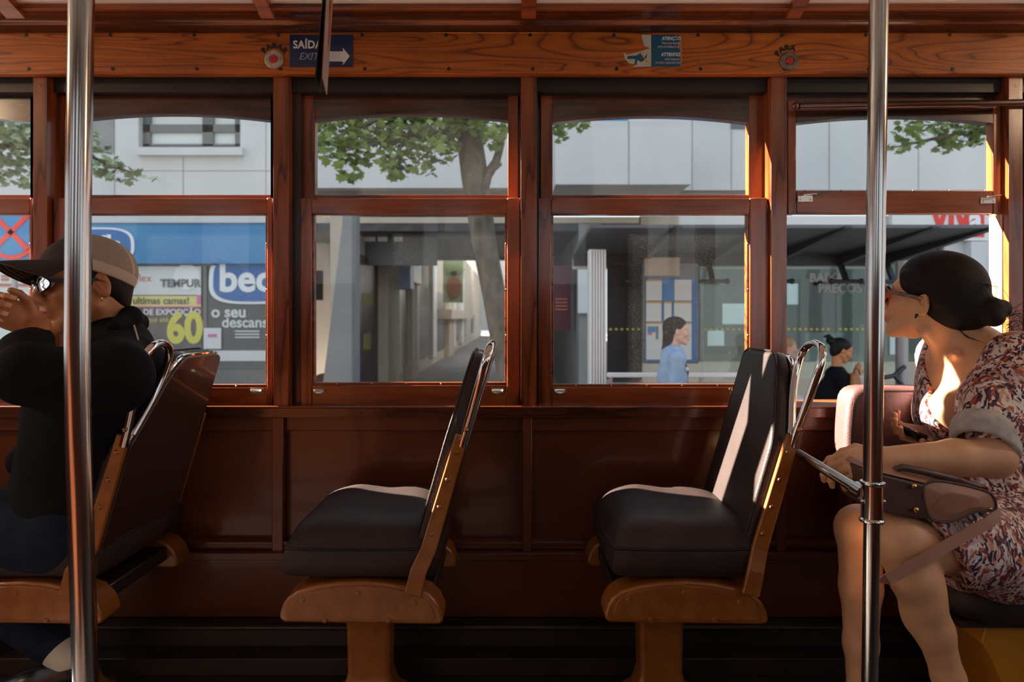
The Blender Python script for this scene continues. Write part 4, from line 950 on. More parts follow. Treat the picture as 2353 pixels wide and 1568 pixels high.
# ------------------------------------------------------------------ organic modelling: blended distance fields meshed by surface nets
class Field:
    """Smooth union / difference of rounded cones, ellipsoids and boxes, sampled on a grid of step h."""
    def __init__(s, h): s.h = h; s.ops = []
    def cone(s, a, b, r1, r2, k=.01, sub=False): s.ops.append(('c', Vector(a), Vector(b), r1, r2, k, sub)); return s
    def chain(s, pts, k=.01):
        for (a, r1), (b, r2) in zip(pts[:-1], pts[1:]): s.cone(a, b, r1, r2, k)
        return s
    def ell(s, c, r, k=.01, rot=None, sub=False): s.ops.append(('e', Vector(c), Vector(r), rot or Matrix.Identity(3), None, k, sub)); return s
    def half(s, p, n, k=.003): s.ops.append(('h', Vector(p), Vector(n).normalized(), None, None, k, True)); return s   # removes the side n points to
    def wedge(s, planes, k=.003): s.ops.append(('w', [(Vector(p), Vector(n).normalized()) for p, n in planes], None, None, None, k, True)); return s
    def bounds(s):
        lo = Vector((9e9,) * 3); hi = -lo
        for t, a, b, c, d, k, sub in s.ops:
            if sub: continue
            if t == 'c': pts = [(a, c), (b, d)]
            else: pts = [(a, max(b))]
            for p, r in pts:
                for i in range(3): lo[i] = min(lo[i], p[i] - r); hi[i] = max(hi[i], p[i] + r)
        e = Vector((1, 1, 1)) * (4 * s.h); return lo - e, hi + e
    def mesh(s):
        h = s.h; lo, hi = s.bounds(); n = [int(math.ceil((hi[i] - lo[i]) / h)) + 1 for i in range(3)]
        X = [np.float32(lo[i]) + np.arange(n[i], dtype=np.float32) * np.float32(h) for i in range(3)]
        D = np.full(n, 1.0, dtype=np.float32)
        for t, a, b, c, d, k, sub in s.ops:
            m = 3 * k + 3 * h
            if t == 'c': l = [min(a[i] - c, b[i] - d) - m for i in range(3)]; u = [max(a[i] + c, b[i] + d) + m for i in range(3)]
            elif t == 'e': r = max(b); l = [a[i] - r - m for i in range(3)]; u = [a[i] + r + m for i in range(3)]
            else: l, u = list(lo), list(hi)
            i0 = [max(0, int((l[i] - lo[i]) / h)) for i in range(3)]; i1 = [min(n[i], int((u[i] - lo[i]) / h) + 2) for i in range(3)]
            if any(i1[i] <= i0[i] for i in range(3)): continue
            sl = tuple(slice(i0[i], i1[i]) for i in range(3))
            x, y, z = X[0][sl[0]][:, None, None], X[1][sl[1]][None, :, None], X[2][sl[2]][None, None, :]
            if t == 'c':
                ab = b - a; L2 = max(ab.dot(ab), 1e-12)
                px, py, pz = x - a.x, y - a.y, z - a.z
                tt = np.clip((px * ab.x + py * ab.y + pz * ab.z) / L2, 0, 1)
                f = np.sqrt((px - tt * ab.x) ** 2 + (py - tt * ab.y) ** 2 + (pz - tt * ab.z) ** 2) - (c + (d - c) * tt)
            elif t == 'e':
                R_ = c.transposed(); px, py, pz = x - a.x, y - a.y, z - a.z
                q = [R_[i][0] * px + R_[i][1] * py + R_[i][2] * pz for i in range(3)]
                k0 = np.sqrt(sum((q[i] / b[i]) ** 2 for i in range(3))); k1 = np.sqrt(sum((q[i] / (b[i] * b[i])) ** 2 for i in range(3)))
                f = k0 * (k0 - 1) / np.maximum(k1, 1e-6)
            elif t == 'h':
                f = -((x - a.x) * b.x + (y - a.y) * b.y + (z - a.z) * b.z)
            else:
                f = None
                for p, nn in a:
                    g = (x - p.x) * nn.x + (y - p.y) * nn.y + (z - p.z) * nn.z
                    f = g if f is None else np.maximum(f, g)
            o = D[sl]
            if sub: f = -f; hh = np.maximum(k - np.abs(o - f), 0) / k; D[sl] = np.maximum(o, f) + hh * hh * k * .25
            else: hh = np.maximum(k - np.abs(o - f), 0) / k; D[sl] = np.minimum(o, f) - hh * hh * k * .25
        return nets(D, lo, h)
def nets(D, lo, h):
    S = D < 0; n = D.shape
    cs = [(i, j, k) for i in (0, 1) for j in (0, 1) for k in (0, 1)]
    cnt = np.zeros([m - 1 for m in n], dtype=np.int8)
    for i, j, k in cs: cnt += S[i:n[0] - 1 + i, j:n[1] - 1 + j, k:n[2] - 1 + k]
    act = (cnt > 0) & (cnt < 8); I = np.argwhere(act)
    idx = np.full(act.shape, -1, dtype=np.int32); idx[act] = np.arange(len(I))
    V = {c: D[I[:, 0] + c[0], I[:, 1] + c[1], I[:, 2] + c[2]] for c in cs}
    P_ = np.zeros((len(I), 3)); W = np.zeros(len(I))
    for a in cs:
        for q in range(3):
            if a[q] == 0:
                b = list(a); b[q] = 1; va, vb = V[a], V[tuple(b)]
                cr = (va < 0) != (vb < 0); t = np.where(cr, va / np.where(cr, va - vb, 1), 0)
                p = np.array(a, dtype=float)[None, :].repeat(len(I), 0); p[:, q] = t
                P_ += p * cr[:, None]; W += cr
    verts = (I + P_ / W[:, None]) * h + np.array(lo)
    F_ = []
    for q in range(3):
        u, v = (q + 1) % 3, (q + 2) % 3
        s0 = [slice(1, n[i] - 1) for i in range(3)]; s1 = list(s0); s0[q] = slice(0, n[q] - 1); s1[q] = slice(1, n[q])
        A, B = S[tuple(s0)], S[tuple(s1)]; off = [1, 1, 1]; off[q] = 0
        for flip, msk in ((0, A & ~B), (1, ~A & B)):
            E = np.argwhere(msk) + np.array(off)
            if not len(E): continue
            def g(du, dv): e = E.copy(); e[:, u] -= du; e[:, v] -= dv; return idx[e[:, 0], e[:, 1], e[:, 2]]
            qd = np.stack([g(1, 1), g(0, 1), g(0, 0), g(1, 0)], 1); F_.append(qd[:, ::-1] if flip else qd)
    return verts, np.concatenate(F_)
def organic(field, name, mats, parent, paint=None, **k):
    v, f = field.mesh()
    mi = None
    if paint is not None:
        c = v[f].mean(1); mi = paint(c)
    return mesh_obj(name, v, f, mats, parent, mi, ang=0, **k)

def frame(fwd, up=(0, 0, 1), roll=0):
    """Local axes of a head: columns are left, forward, up."""
    f = Vector(fwd).normalized(); l = Vector(up).cross(f).normalized(); u = f.cross(l)
    m = Matrix((l, f, u)).transposed()
    return m @ Matrix.Rotation(roll, 3, 'Y')
def head_field(fd, c, M3, s=1.0, jaw=1.0, ear=True, nose=1.0):
    T = lambda x, y, z: Vector(c) + M3 @ Vector((x * s, y * s, z * s))
    E = lambda p, r, k=.012, sub=False, rot=None: fd.ell(T(*p), [q * s for q in r], k * s, M3 @ rot if rot else M3, sub)
    E((0, -.012, .045), (.076, .098, .078)); E((0, .012, .010), (.070, .080, .085), .02)
    E((0, .030, -.045), (.053 * jaw, .056, .066), .03)
    fd.cone(T(0, .074, -.098), T(0, .070, -.094), .020 * s, .018 * s, .02 * s)
    for q in (-1, 1):
        fd.cone(T(q * .054 * jaw, .002, -.052), T(q * .020, .066, -.098), .017 * s, .014 * s, .022 * s)
        fd.cone(T(q * .012, .088, .030), T(q * .042, .074, .030), .010 * s, .009 * s, .014 * s)
        E((q * .040, .066, -.022), (.022, .020, .022), .02)
        E((q * .032, .097, .006), (.017, .014, .011), .012, True)
        E((q * .031, .078, .005), (.0125, .0125, .0125), .002)
        fd.cone(T(q * .017, .0905, .0125), T(q * .044, .079, .010), .0042 * s, .003 * s, .004 * s)
        fd.cone(T(q * .019, .0885, -.004), T(q * .043, .078, -.003), .0035 * s, .003 * s, .004 * s)
        E((q * .012, .102, -.034), (.009, .010, .008), .008)
        if ear:
            rot = Matrix.Rotation(q * .42, 3, 'Z') @ Matrix.Rotation(-.16, 3, 'X')
            E((q * .079, -.010, -.004), (.0075, .0185, .0315), .006, rot=rot)
            E((q * .083, -.012, -.022), (.006, .010, .012), .008, rot=rot)
            E((q * .0875, -.007, .001), (.0065, .0105, .019), .004, True, rot=rot)
            E((q * .084, .004, -.006), (.006, .006, .006), .004, True)
            fd.cone(T(q * .084, .004, .001), T(q * .086, -.006, -.012), .0032 * s, .003 * s, .004 * s)
            fd.cone(T(q * .085, .001, .012), T(q * .088, -.014, .006), .003 * s, .0028 * s, .004 * s)
    fd.cone(T(0, .092, .020), T(0, .112 * (1 + .0 * nose), -.026), .0085 * s, .0105 * s, .012 * s)
    E((0, .113, -.030), (.011, .011, .0095), .008)
    E((0, .092, -.060), (.020, .012, .020), .016)
    fd.cone(T(-.017, .094, -.0605), T(.017, .094, -.0605), .0050 * s, .0050 * s, .005 * s); fd.cone(T(0, .099, -.0600), T(0, .0985, -.0600), .0065 * s, .006 * s, .006 * s)
    fd.cone(T(-.014, .0925, -.0715), T(.014, .0925, -.0715), .0060 * s, .0060 * s, .005 * s); fd.cone(T(-.022, .097, -.0662), T(.022, .097, -.0662), .0016 * s, .0016 * s, .003 * s, True)
    return T
def lip_paint(T, M3, c, s):
    Mi = np.array(M3.transposed())
    def paint(p):
        q = (p - np.array(c)) @ Mi.T / s
        lip = (np.abs(q[:, 0]) < .020) & (q[:, 1] > .088) & (q[:, 2] > -.0775 + .35 * np.abs(q[:, 0])) & (q[:, 2] < -.0565 - .3 * np.abs(q[:, 0]))
        return lip.astype(np.int32)
    return paint
def hand_field(fd, w, d, n, side, curl, s=1.0, spread=.0, thumb=(.6, .5)):
    """w wrist, d direction of the palm, n back-of-hand normal, side +1 / -1 puts the thumb; curl: bend of each finger joint in radians."""
    d = Vector(d).normalized(); n = (Vector(n) - d * Vector(n).dot(d)).normalized(); l = d.cross(n) * side
    w = Vector(w)
    Rm = Matrix((l, d, n)).transposed()
    fd.ell(w + d * .045 * s, (.040 * s, .052 * s, .0145 * s), .012, Rm)
    fd.ell(w + d * .070 * s, (.040 * s, .028 * s, .013 * s), .010, Rm)
    tips = []
    L = ((.040, .026, .020), (.045, .029, .021), (.042, .027, .021), (.033, .021, .019))
    for i in range(4):
        off = (.029 - .0195 * i); base = w + d * (.088 - (.004 if i == 0 else .0 if i == 1 else .003 if i == 2 else .013)) * s + l * off * s
        a = 0; p = base; r = (.0092 - .0006 * (i == 3)) * s; fan = l * (spread * (1.5 - i))
        cu = curl[i] if hasattr(curl[i], '__len__') else (curl[i],) * 3
        for j in range(3):
            a += cu[j]; v = (d * math.cos(a) - n * math.sin(a) + fan).normalized(); q = p + v * L[i][j] * s * .98
            fd.cone(p, q, r, r * .93, .0045); p = q; r *= .93
        tips.append((p, v, (n * math.cos(a) + d * math.sin(a))))
    b = w + d * .020 * s + l * .030 * s; t1 = b + (d * math.cos(thumb[0]) + l * math.sin(thumb[0]) - n * .25).normalized() * .040 * s
    t2 = t1 + (d * math.cos(thumb[1]) + l * math.sin(thumb[1]) - n * .45).normalized() * .030 * s; t3 = t2 + (d * math.cos(thumb[1] - .3) + l * math.sin(thumb[1] - .3) - n * .5).normalized() * .022 * s
    fd.cone(w + d * .012 * s + l * .012 * s, t1, .016 * s, .012 * s, .010); fd.cone(t1, t2, .0112 * s, .0102 * s, .005); fd.cone(t2, t3, .0102 * s, .0088 * s, .005)
    tips.append((t3, (t3 - t2).normalized(), n)); return tips
def nails(tips, par, mat, s=1.0):
    for p, v, n in tips:
        sd = v.cross(n).normalized(); c = p + n * .0058 * s + v * .001; mb = MB()
        mb.grid(lambda a, b: c + sd * ((a - .5) * .010 * s) + v * ((b - .45) * .012 * s) + n * (.0022 * s * (1 - (2 * a - 1) ** 2) - .0002), 6, 5)
        build(mb, 'fingernail', mat, par)
def strands(mb, curves, r=.0012, n=5):
    for c in curves:
        c = [Vector(p) for p in c]
        pts = []
        for i in range(len(c) - 1):
            p0, p1, p2, p3 = [c[max(0, min(len(c) - 1, i + k))] for k in (-1, 0, 1, 2)]
            for k in range(5):
                t = k / 5; pts.append(.5 * ((2 * p1) + (p2 - p0) * t + (2 * p0 - 5 * p1 + 4 * p2 - p3) * t * t + (3 * p1 - p0 - 3 * p2 + p3) * t ** 3))
        pts.append(c[-1]); m = len(pts); mb.tube(pts, [r * (1 - .6 * i / m) for i in range(m)], n)

M['skin'] = pmat('light_skin', (.68, .37, .20), .48, c2=(.62, .32, .17), ns=14, sss=.12, bmp=('n', 300, .06))
M['skin_tan'] = pmat('tan_skin', (.50, .21, .082), .45, c2=(.45, .18, .068), ns=14, sss=.1, bmp=('n', 300, .06))
M['skin_far'] = pmat('warm_skin', (.60, .36, .26), .55)
M['lips'] = pmat('lips', (.36, .075, .05), .45)
M['nail'] = pmat('fingernail', (.60, .33, .24), .25)
M['hair'] = pmat('dark_brown_hair', (.007, .004, .003), .62, spec=.25, c2=(.012, .007, .005), ns=7, scale=(3, 3, 22), bmp=('n', 60, .4))
M['hair_black'] = pmat('black_hair', (.005, .004, .0035), .6, spec=.25, c2=(.009, .007, .006), ns=8, bmp=('n', 60, .3))
M['hair_blonde'] = pmat('blonde_hair', (.42, .27, .13), .6, c2=(.30, .18, .08), ns=20)
M['jacket'] = pmat('black_jacket', (.0035, .0035, .005), .8, spec=.15, c2=(.006, .006, .008), ns=9, bmp=('n', 14, .25))
M['jeans'] = pmat('dark_navy_jeans', (.005, .011, .022), .8, spec=.2, c2=(.010, .019, .036), ns=30, bmp=('n', 18, .3))
M['denim'] = pmat('light_blue_denim', (.18, .30, .46), .75, c2=(.26, .39, .54), ns=9)
M['jeans_blue'] = pmat('blue_jeans', (.03, .13, .32), .75, c2=(.05, .18, .38), ns=9)
M['cap'] = pmat('dark_brown_cap', (.030, .017, .017), .8, bmp=('n', 250, .3))
M['cap_mesh'] = pmat('beige_cap_mesh', (.36, .30, .235), .85, c2=(.30, .245, .19), ns=260, bmp=('v', 300, .5))
M['cap_band'] = pmat('cream_cap_band', (.52, .43, .34), .8)
M['lens'] = pmat('silver_mirror_lens', (.80, .80, .78), .06, 1)
M['frame'] = pmat('black_frame', (.010, .009, .009), .3)
M['cream'] = pmat('cream_cord', (.55, .52, .40), .7)
M['tan_bag'] = pmat('dusty_tan_leather', (.40, .20, .13), .45, c2=(.35, .17, .11), ns=9, bmp=('n', 300, .04))
M['brown_bag'] = pmat('brown_bag_panel', (.085, .040, .030), .45, c2=(.07, .033, .025), ns=9, bmp=('n', 300, .04))
M['gold'] = pmat('gold_stud', (.80, .52, .16), .18, 1)
M['phone'] = pmat('black_phone', (.015, .015, .017), .15)
M['tortoise'] = pmat('tortoiseshell_frame', (.05, .022, .010), .25, c2=(.16, .07, .02), ns=60)
M['pinklens'] = glass_mat('pink_lens', (.95, .50, .42), 0, .8)
M['cuff'] = pmat('pale_dress_lining', (.50, .46, .42), .8, c2=(.36, .33, .31), ns=45)

def dress_material():
    m, nt, b, out = new_mat('feather_print_dress'); b.inputs['Roughness'].default_value = .7
    co = coords(nt, (1, 1, 1))
    nz = node(nt, 'ShaderNodeTexNoise'); nz.inputs['Scale'].default_value = 22; nz.inputs['Detail'].default_value = 2; nt.links.new(co, nz.inputs['Vector'])
    mx = node(nt, 'ShaderNodeVectorMath', operation='MULTIPLY_ADD'); mx.inputs[1].default_value = (.05, .05, .05)
    nt.links.new(nz.outputs['Color'], mx.inputs[0]); nt.links.new(co, mx.inputs[2])
    def vor(scale, rot, sc):
        mp = node(nt, 'ShaderNodeMapping'); mp.inputs['Rotation'].default_value = rot; mp.inputs['Scale'].default_value = sc
        nt.links.new(mx.outputs[0], mp.inputs[0]); v = node(nt, 'ShaderNodeTexVoronoi'); v.inputs['Scale'].default_value = scale
        nt.links.new(mp.outputs[0], v.inputs['Vector']); sp = node(nt, 'ShaderNodeSeparateColor'); nt.links.new(v.outputs['Color'], sp.inputs[0]); return sp
    a = vor(130, (.3, .5, .6), (1.0, 1, .42)); big = vor(26, (0, .3, .2), (1, 1, .8)); c = vor(170, (.2, -.7, .1), (1.0, 1, .32))
    cream, peach, rust, mar, navy, lil = (.74, .66, .62), (.60, .34, .23), (.40, .11, .055), (.17, .026, .034), (.024, .015, .05), (.58, .53, .57)
    base = ramp(nt, a.outputs[0], [(0, cream), (.30, lil), (.42, cream), (.56, peach), (.70, rust), (.80, mar), (.90, navy)], 'CONSTANT')
    dk = ramp(nt, c.outputs[1], [(0, navy), (.13, mar), (.24, rust), (.34, cream)], 'CONSTANT'); dkm = ramp(nt, c.outputs[1], [(0, (1, 1, 1)), (.30, (0, 0, 0))], 'CONSTANT')
    x = node(nt, 'ShaderNodeMix', data_type='RGBA'); nt.links.new(dkm, x.inputs['Factor']); nt.links.new(base, x.inputs['A']); nt.links.new(dk, x.inputs['B'])
    y = node(nt, 'ShaderNodeMix', data_type='RGBA', blend_type='MULTIPLY'); y.inputs['Factor'].default_value = .55
    nt.links.new(x.outputs['Result'], y.inputs['A']); nt.links.new(ramp(nt, big.outputs[0], [(0, (1, .95, .9)), (.35, (.9, .55, .42)), (.6, (1, 1, 1)), (.85, (.55, .3, .32))], 'CONSTANT'), y.inputs['B'])
    nt.links.new(y.outputs['Result'], b.inputs['Base Color']); return m
M['dress'] = dress_material()

# ================================================================== woman in the printed dress
YW_ = 1.86
wo = empty('person', at(2230, 1200, 1.80), 'seated woman in a feather print dress and sunglasses looking out of the open window', 'person')
hc = at(2136, 694, YW_); M3 = frame((-.65, .72, .22), (-.02, 0, 1)); sW = .98
b = Field(.0034)
T = head_field(b, hc, M3, sW, .80)
# neck, shoulders, chest
nk0 = T(0, -.040, -.030); nk1 = at(2225, 806, 1.84)
b.cone(nk0, nk1, .056, .060, .02)
shN, shF = at(2342, 838, 1.69), at(2165, 818, 2.02)
b.cone(nk1, shN, .055, .062, .05); b.cone(nk1, shF, .055, .055, .05)
chest = at(2225, 900, 1.86); waist = at(2268, 1095, 1.84); hip = at(2330, 1215, 1.80)
b.ell(at(2245, 880, 1.85), (.115, .165, .135), .04, Matrix.Rotation(-.25, 3, 'Y')); b.cone(at(2245, 940, 1.85), waist, .125, .115, .05); b.cone(waist, hip, .12, .145, .05)
for Yb, px in ((1.77, 2190), (1.93, 2165)): b.ell(at(px, 952, Yb), (.062, .070, .066), .03)
for q in ((2166, 800, 1.93), (2195, 812, 1.77)): b.cone(at(2172, 822, 1.86), at(*q), .012, .010, .02)      # collar bones
b.cone(at(2125, 762, 1.83), at(2172, 826, 1.855), .016, .012, .02)                                      # neck tendon
# near arm: shoulder, elbow, forearm across the bag, hand gripping beyond the pole
elN = at(2282, 1052, 1.56); wrN = at(2030, 1054, 1.55)
b.cone(shN, elN, .056, .045, .02); b.cone(elN, elN + (wrN - elN) * .35, .044, .041, .015); b.cone(elN + (wrN - elN) * .35, wrN, .041, .026, .015)
tipsN = hand_field(b, wrN + Vector((.012, 0, 0)), (-1, .12, -.16), (.12, -.62, .80), 1, [(.35, .75, .5), (.4, .8, .5), (.45, .85, .5), (.5, .85, .5)], .98, thumb=(.5, .1))
# far arm and the hand with the phone
elF = at(2205, 1000, 1.98); wrF = at(2150, 1002, 1.86)
b.cone(shF, elF, .048, .040, .02); b.cone(elF, wrF, .040, .027, .015)
tipsF = hand_field(b, wrF, (-1, -.10, .10), (.10, .55, -.85), 1, [(.25, .55, .3), (.28, .6, .35), (.32, .65, .35), (.35, .7, .35)], .95, .04, (.75, .35))
# crossed legs: near (left) leg over, shin falling back to the right; far leg behind it
hN, kN, aN = at(2340, 1262, 1.70), at(2076, 1250, 1.52), at(2205, 1630, 1.50)
b.chain([(hN, .098), (at(2220, 1245, 1.62), .082), (kN, .057)], .03); b.ell(at(2062, 1236, 1.515), (.052, .055, .055), .03)
b.chain([(kN, .053), (at(2100, 1330, 1.50), .047), (at(2146, 1450, 1.50), .038), (at(2180, 1560, 1.50), .031), (aN, .028)], .02); b.ell(at(2118, 1375, 1.515), (.034, .046, .07), .03, Matrix.Rotation(.35, 3, 'Y'))
hF, kF, aF = at(2330, 1268, 1.90), at(1976, 1216, 1.73), at(1978, 1590, 1.73)
b.chain([(hF, .095), (at(2150, 1280, 1.80), .082), (kF, .058)], .03); b.chain([(kF, .055), (at(1978, 1350, 1.73), .048), (at(1978, 1480, 1.73), .039), (aF, .032)], .02)
for a, sd in ((aN, Vector((-.9, -.2, -.35))), (aF, Vector((-1, -.05, -.1)))):
    b.chain([(a, .031), (a + Vector((.02, 0, -.045)), .032), (a + Vector((.0, 0, -.05)) + sd * .07, .030), (a + Vector((0, 0, -.055)) + sd * .15, .022)], .015)
body = organic(b, 'body', [M['skin'], M['lips']], wo, lip_paint(T, M3, hc, sW))
nails(tipsF, body, M['nail'])
# feet in plain flat shoes
for a, sd in ((aN, Vector((-.9, -.2, -.35))), (aF, Vector((-1, -.05, -.1)))):
    f_ = Field(.004); f_.chain([(a + Vector((.024, 0, -.05)), .036), (a + Vector((.0, 0, -.058)) + sd * .07, .034), (a + Vector((0, 0, -.06)) + sd * .155, .026)], .015); f_.half(a + Vector((0, 0, -.045)), (.3, 0, 1)); organic(f_, 'shoe', M['frame'], wo)
# dress
d = Field(.0036)
o = .011
d.ell(at(2247, 882, 1.85), (.118 + o, .172 + o, .135 + o), .04, Matrix.Rotation(-.25, 3, 'Y')); d.cone(at(2252, 940, 1.85), waist, .134 + o, .130 + o, .05); d.cone(waist, hip, .132 + o, .156 + o, .05)
d.cone(nk1 + Vector((.03, 0, -.015)), shN, .052 + o, .064 + o, .05); d.cone(nk1 + Vector((.02, 0, -.015)), shF, .050 + o, .056 + o, .05)
for Yb, px in ((1.77, 2192), (1.93, 2168)): d.ell(at(px, 952, Yb), (.064 + o, .072 + o, .068 + o), .03)
d.chain([(shN, .066 + o), (at(2305, 925, 1.65), .076 + o), (at(2285, 985, 1.60), .062 + o)], .03); d.cone(shF, elF, .058, .055, .03)
for q, r in (((2322, 955, 1.615), .034), ((2260, 930, 1.60), .030), ((2338, 900, 1.64), .036)): d.ell(at(*q), (r, r * 1.1, r * 1.5), .03)
d.chain([(hip, .150 + o), (at(2300, 1258, 1.665), .118), (at(2215, 1248, 1.61), .100), (at(2120, 1244, 1.56), .090)], .04); d.chain([(hF, .112), (at(2200, 1290, 1.78), .098)], .04); d.chain([(at(2350, 1255, 1.72), .125), (at(2300, 1262, 1.68), .105)], .04)
for i, (p, q, Y) in enumerate(((2240, 1130, 1.73), (2285, 1165, 1.70), (2330, 1125, 1.70), (2295, 1060, 1.735), (2262, 1010, 1.74))): d.cone(at(p, q, Y), at(p + 46, q + 34 - 12 * i, Y - .01), .020, .012, .03)
# V neck, cuff and hem are cut clean
vt = at(2124, 985, 1.71)
pl = lambda p, q: (p, q)
fN = at(2262, 765, 1.72); fF = at(2096, 770, 2.0)
v1 = (fN - vt); v2 = (fF - vt); dirn = Vector((-.55, -.15, .15))
n1 = v1.cross(Vector((1, -.35, -.12))); n2 = v2.cross(Vector((1, .2, -.12)))
cen = at(2150, 820, 1.84)
n1 = n1 if n1.dot(cen - vt) < 0 else -n1; n2 = n2 if n2.dot(cen - vt) < 0 else -n2
d.wedge([(vt, n1), (vt, n2)], .004)
cA, cB = at(2208, 990, 1.56), at(2328, 1030, 1.62)
hemn = Vector((-1, -.15, .60)); 
d.half(at(2166, 1238, 1.50), (-.80, -.10, -.56), .004)
dr = organic(d, 'dress', M['dress'], wo)
c_ = Field(.0034); ea = at(2262, 998, 1.588); eb = at(2268, 1030, 1.572)
ud = (elN - shN).normalized()
c_.cone(ea, eb, .070, .066, .01); c_.half(eb + ud * .004, ud, .004); c_.half(ea - ud * .026, -ud, .004); c_.cone(ea - ud * .1, eb + ud * .1, .058, .054, .004, True)
organic(c_, 'rolled_cuff', M['cuff'], wo)
# hair: swept back to a low bun, loose ends at the nape
hr = Field(.0036)
HT = lambda x, y, z: T(x, y, z)
E = lambda p, r, k=.015, sub=False: hr.ell(HT(*p), [q * sW for q in r], k, M3, sub)
E((0, -.020, .054), (.092, .112, .092)); E((0, -.055, .012), (.082, .075, .075), .03); E((.0, -.085, -.010), (.060, .060, .050), .03)
E((.008, -.118, .004), (.034, .050, .032), .03); E((.010, -.148, .006), (.040, .036, .037), .008); E((.024, -.160, -.008), (.026, .026, .024), .006); E((-.008, -.164, .016), (.024, .025, .024), .006)
for q in (-1, 1): hr.cone(HT(q * .074, .035, .048), HT(q * .078, -.035, .012), .013, .018, .015); hr.cone(HT(q * .066, .058, .062), HT(q * .074, .010, .066), .010, .018, .015)
hr.ell(HT(0, .105, .000), [.066 * sW, .070 * sW, .076 * sW], .012, M3, True); hr.half(HT(0, .040, -.022), M3 @ Vector((0, .8, -1)), .01)
for q in (-1, 1): hr.ell(HT(q * .092, -.006, -.010), [.024 * sW, .026 * sW, .036 * sW], .008, M3, True)
ho = organic(hr, 'hair', M['hair'], wo)
rng = random.Random(5); mb = MB(); cv = []
for i in range(26):
    a = rng.uniform(-.5, .5); p = HT(rng.uniform(-.03, .03), -.175 - rng.random() * .02, -.01 + rng.uniform(-.03, .02)); dv = Vector((rng.uniform(.02, .07), rng.uniform(-.03, .03), rng.uniform(-.03, .03)))
    cv.append([p, p + dv * .6 + Vector((0, 0, .012)), p + dv + Vector((0, 0, rng.uniform(-.035, .01))), p + dv * .8 + Vector((-.01, 0, rng.uniform(-.05, -.01)))])
for i in range(14):
    y0 = rng.uniform(-.12, -.05); cv.append([HT(rng.uniform(-.04, .05), y0, .085 - rng.random() * .02), HT(rng.uniform(.02, .06), y0 - .05, .070), HT(rng.uniform(.02, .06), y0 - .085, .03), HT(.02, y0 - .08, -.01)])
for i in range(16): cv.append([HT(rng.uniform(.0, .05), -.09, -.05), HT(rng.uniform(.0, .05), -.12, -.07), HT(rng.uniform(.0, .04), -.15 - rng.random() * .03, -.075)])
strands(mb, cv, .0006, 4); build(mb, 'loose_strands', M['hair'], ho)
# sunglasses
g = MB()
for q in (-1, 1): g.bar(HT(q * .069, .088, .012), HT(q * .082, -.004, .010), .004, .010, M3 @ Vector((0, 0, 1)))
for q in (-1, 1):
    ring = [HT(q * (.034 + .031 * math.cos(a)), .106 - .010 * math.cos(a) ** 2 * (1 if math.cos(a) > 0 else .2), .0 + .025 * math.sin(a)) for a in [2 * math.pi * i / 28 for i in range(28)]]
    g.tube(ring, .0032, 8, True)
g.tube([HT(-.008, .110, .008), HT(0, .114, .010), HT(.008, .110, .008)], .003, 8)
gl = build(g, 'sunglasses', M['tortoise'], wo, bevel=.001)
for q in (-1, 1):
    mb = MB(); ring = [HT(q * (.034 + .030 * math.cos(a)), .106 - .010 * math.cos(a) ** 2 * (1 if math.cos(a) > 0 else .2), .0 + .024 * math.sin(a)) for a in [2 * math.pi * i / 28 for i in range(28)]]
    mb.prism(ring, M3 @ Vector((0, .0015, 0))); build(mb, 'lens', M['pinklens'], gl)
mb = MB(); mb.ball(HT(.0905, -.004, -.036), .0045, 10, 7); mb.ball(HT(.091, -.003, -.042), .003, 8, 6); build(mb, 'earring', M['frame'], wo)
# phone
ph = empty('mobile_phone', at(2092, 1000, 1.83), "slim dark phone held in the seated woman's lit hand", 'phone')
pa, pb_ = at(2060, 986, 1.84), at(2128, 1014, 1.80); mb = MB(); mb.bar(pa, pb_, .068, .008, (-.1, .55, .85)); build(mb, 'case', M['phone'], ph, bevel=.003)
mb = MB(); upv = Vector((-.1, .55, .85)).normalized(); mb.bar(pa + (pb_ - pa) * .06 + upv * .0042, pb_ - (pb_ - pa) * .06 + upv * .0042, .060, .0006, upv); build(mb, 'screen', M['lens'], ph)

# handbag lying in her lap: bottom panel towards us, gusset at its right end
bg_ = empty('handbag', at(2130, 1150, 1.5), "tan leather handbag with gold studs lying on the seated woman's lap", 'bag')
Yg = 1.50
def rib(px, Y, tx):      # tapered cross section: wide bottom on the left/front, narrow mouth at upper right
    pts = [(2118, 1122), (2126, 1112), (2150, 1105), (2200, 1112), (2262, 1128), (2280, 1140), (2287, 1158), (2282, 1172), (2240, 1176), (2205, 1192), (2172, 1200), (2140, 1194), (2124, 1168)]
    n = len(pts); out = []
    for i in range(n):                          # smooth closed outline
        p0, p1, p2, p3 = [Vector(pts[(i + k) % n]) for k in (-1, 0, 1, 2)]
        for k in range(4):
            t = k / 4; q = .5 * ((2 * p1) + (p2 - p0) * t + (2 * p0 - 5 * p1 + 4 * p2 - p3) * t * t + (3 * p1 - p0 - 3 * p2 + p3) * t ** 3); out.append(at(q.x + px, q.y + tx, Y))
    return out
mb = MB(); mb.loft([rib(0, 1.475, 0), rib(-6, 1.54, 0), rib(-22, 1.62, -5), rib(-40, 1.67, -10)]); build(mb, 'body', M['tan_bag'], bg_, bevel=.006, seg=3, ang=50)
g1 = rib(0, 1.475, 0); gc = sum(g1, Vector()) / len(g1)
gs = MB(); cr = at(2143, 1170, 1.462); n_ = len(g1)
inner = [gc + (p - gc) * .93 + Vector((0, -.003, 0)) for p in g1]; gs.loft([g1, inner], True, False)
mid = [gc + (p - gc) * .5 + Vector((0, -.012, 0)) for p in g1]; gs.loft([inner, mid], True, False); gs.add(mid + [cr], [(i, (i + 1) % n_, n_) for i in range(n_)])
gu = build(gs, 'gusset', M['tan_bag'], bg_, ang=180)
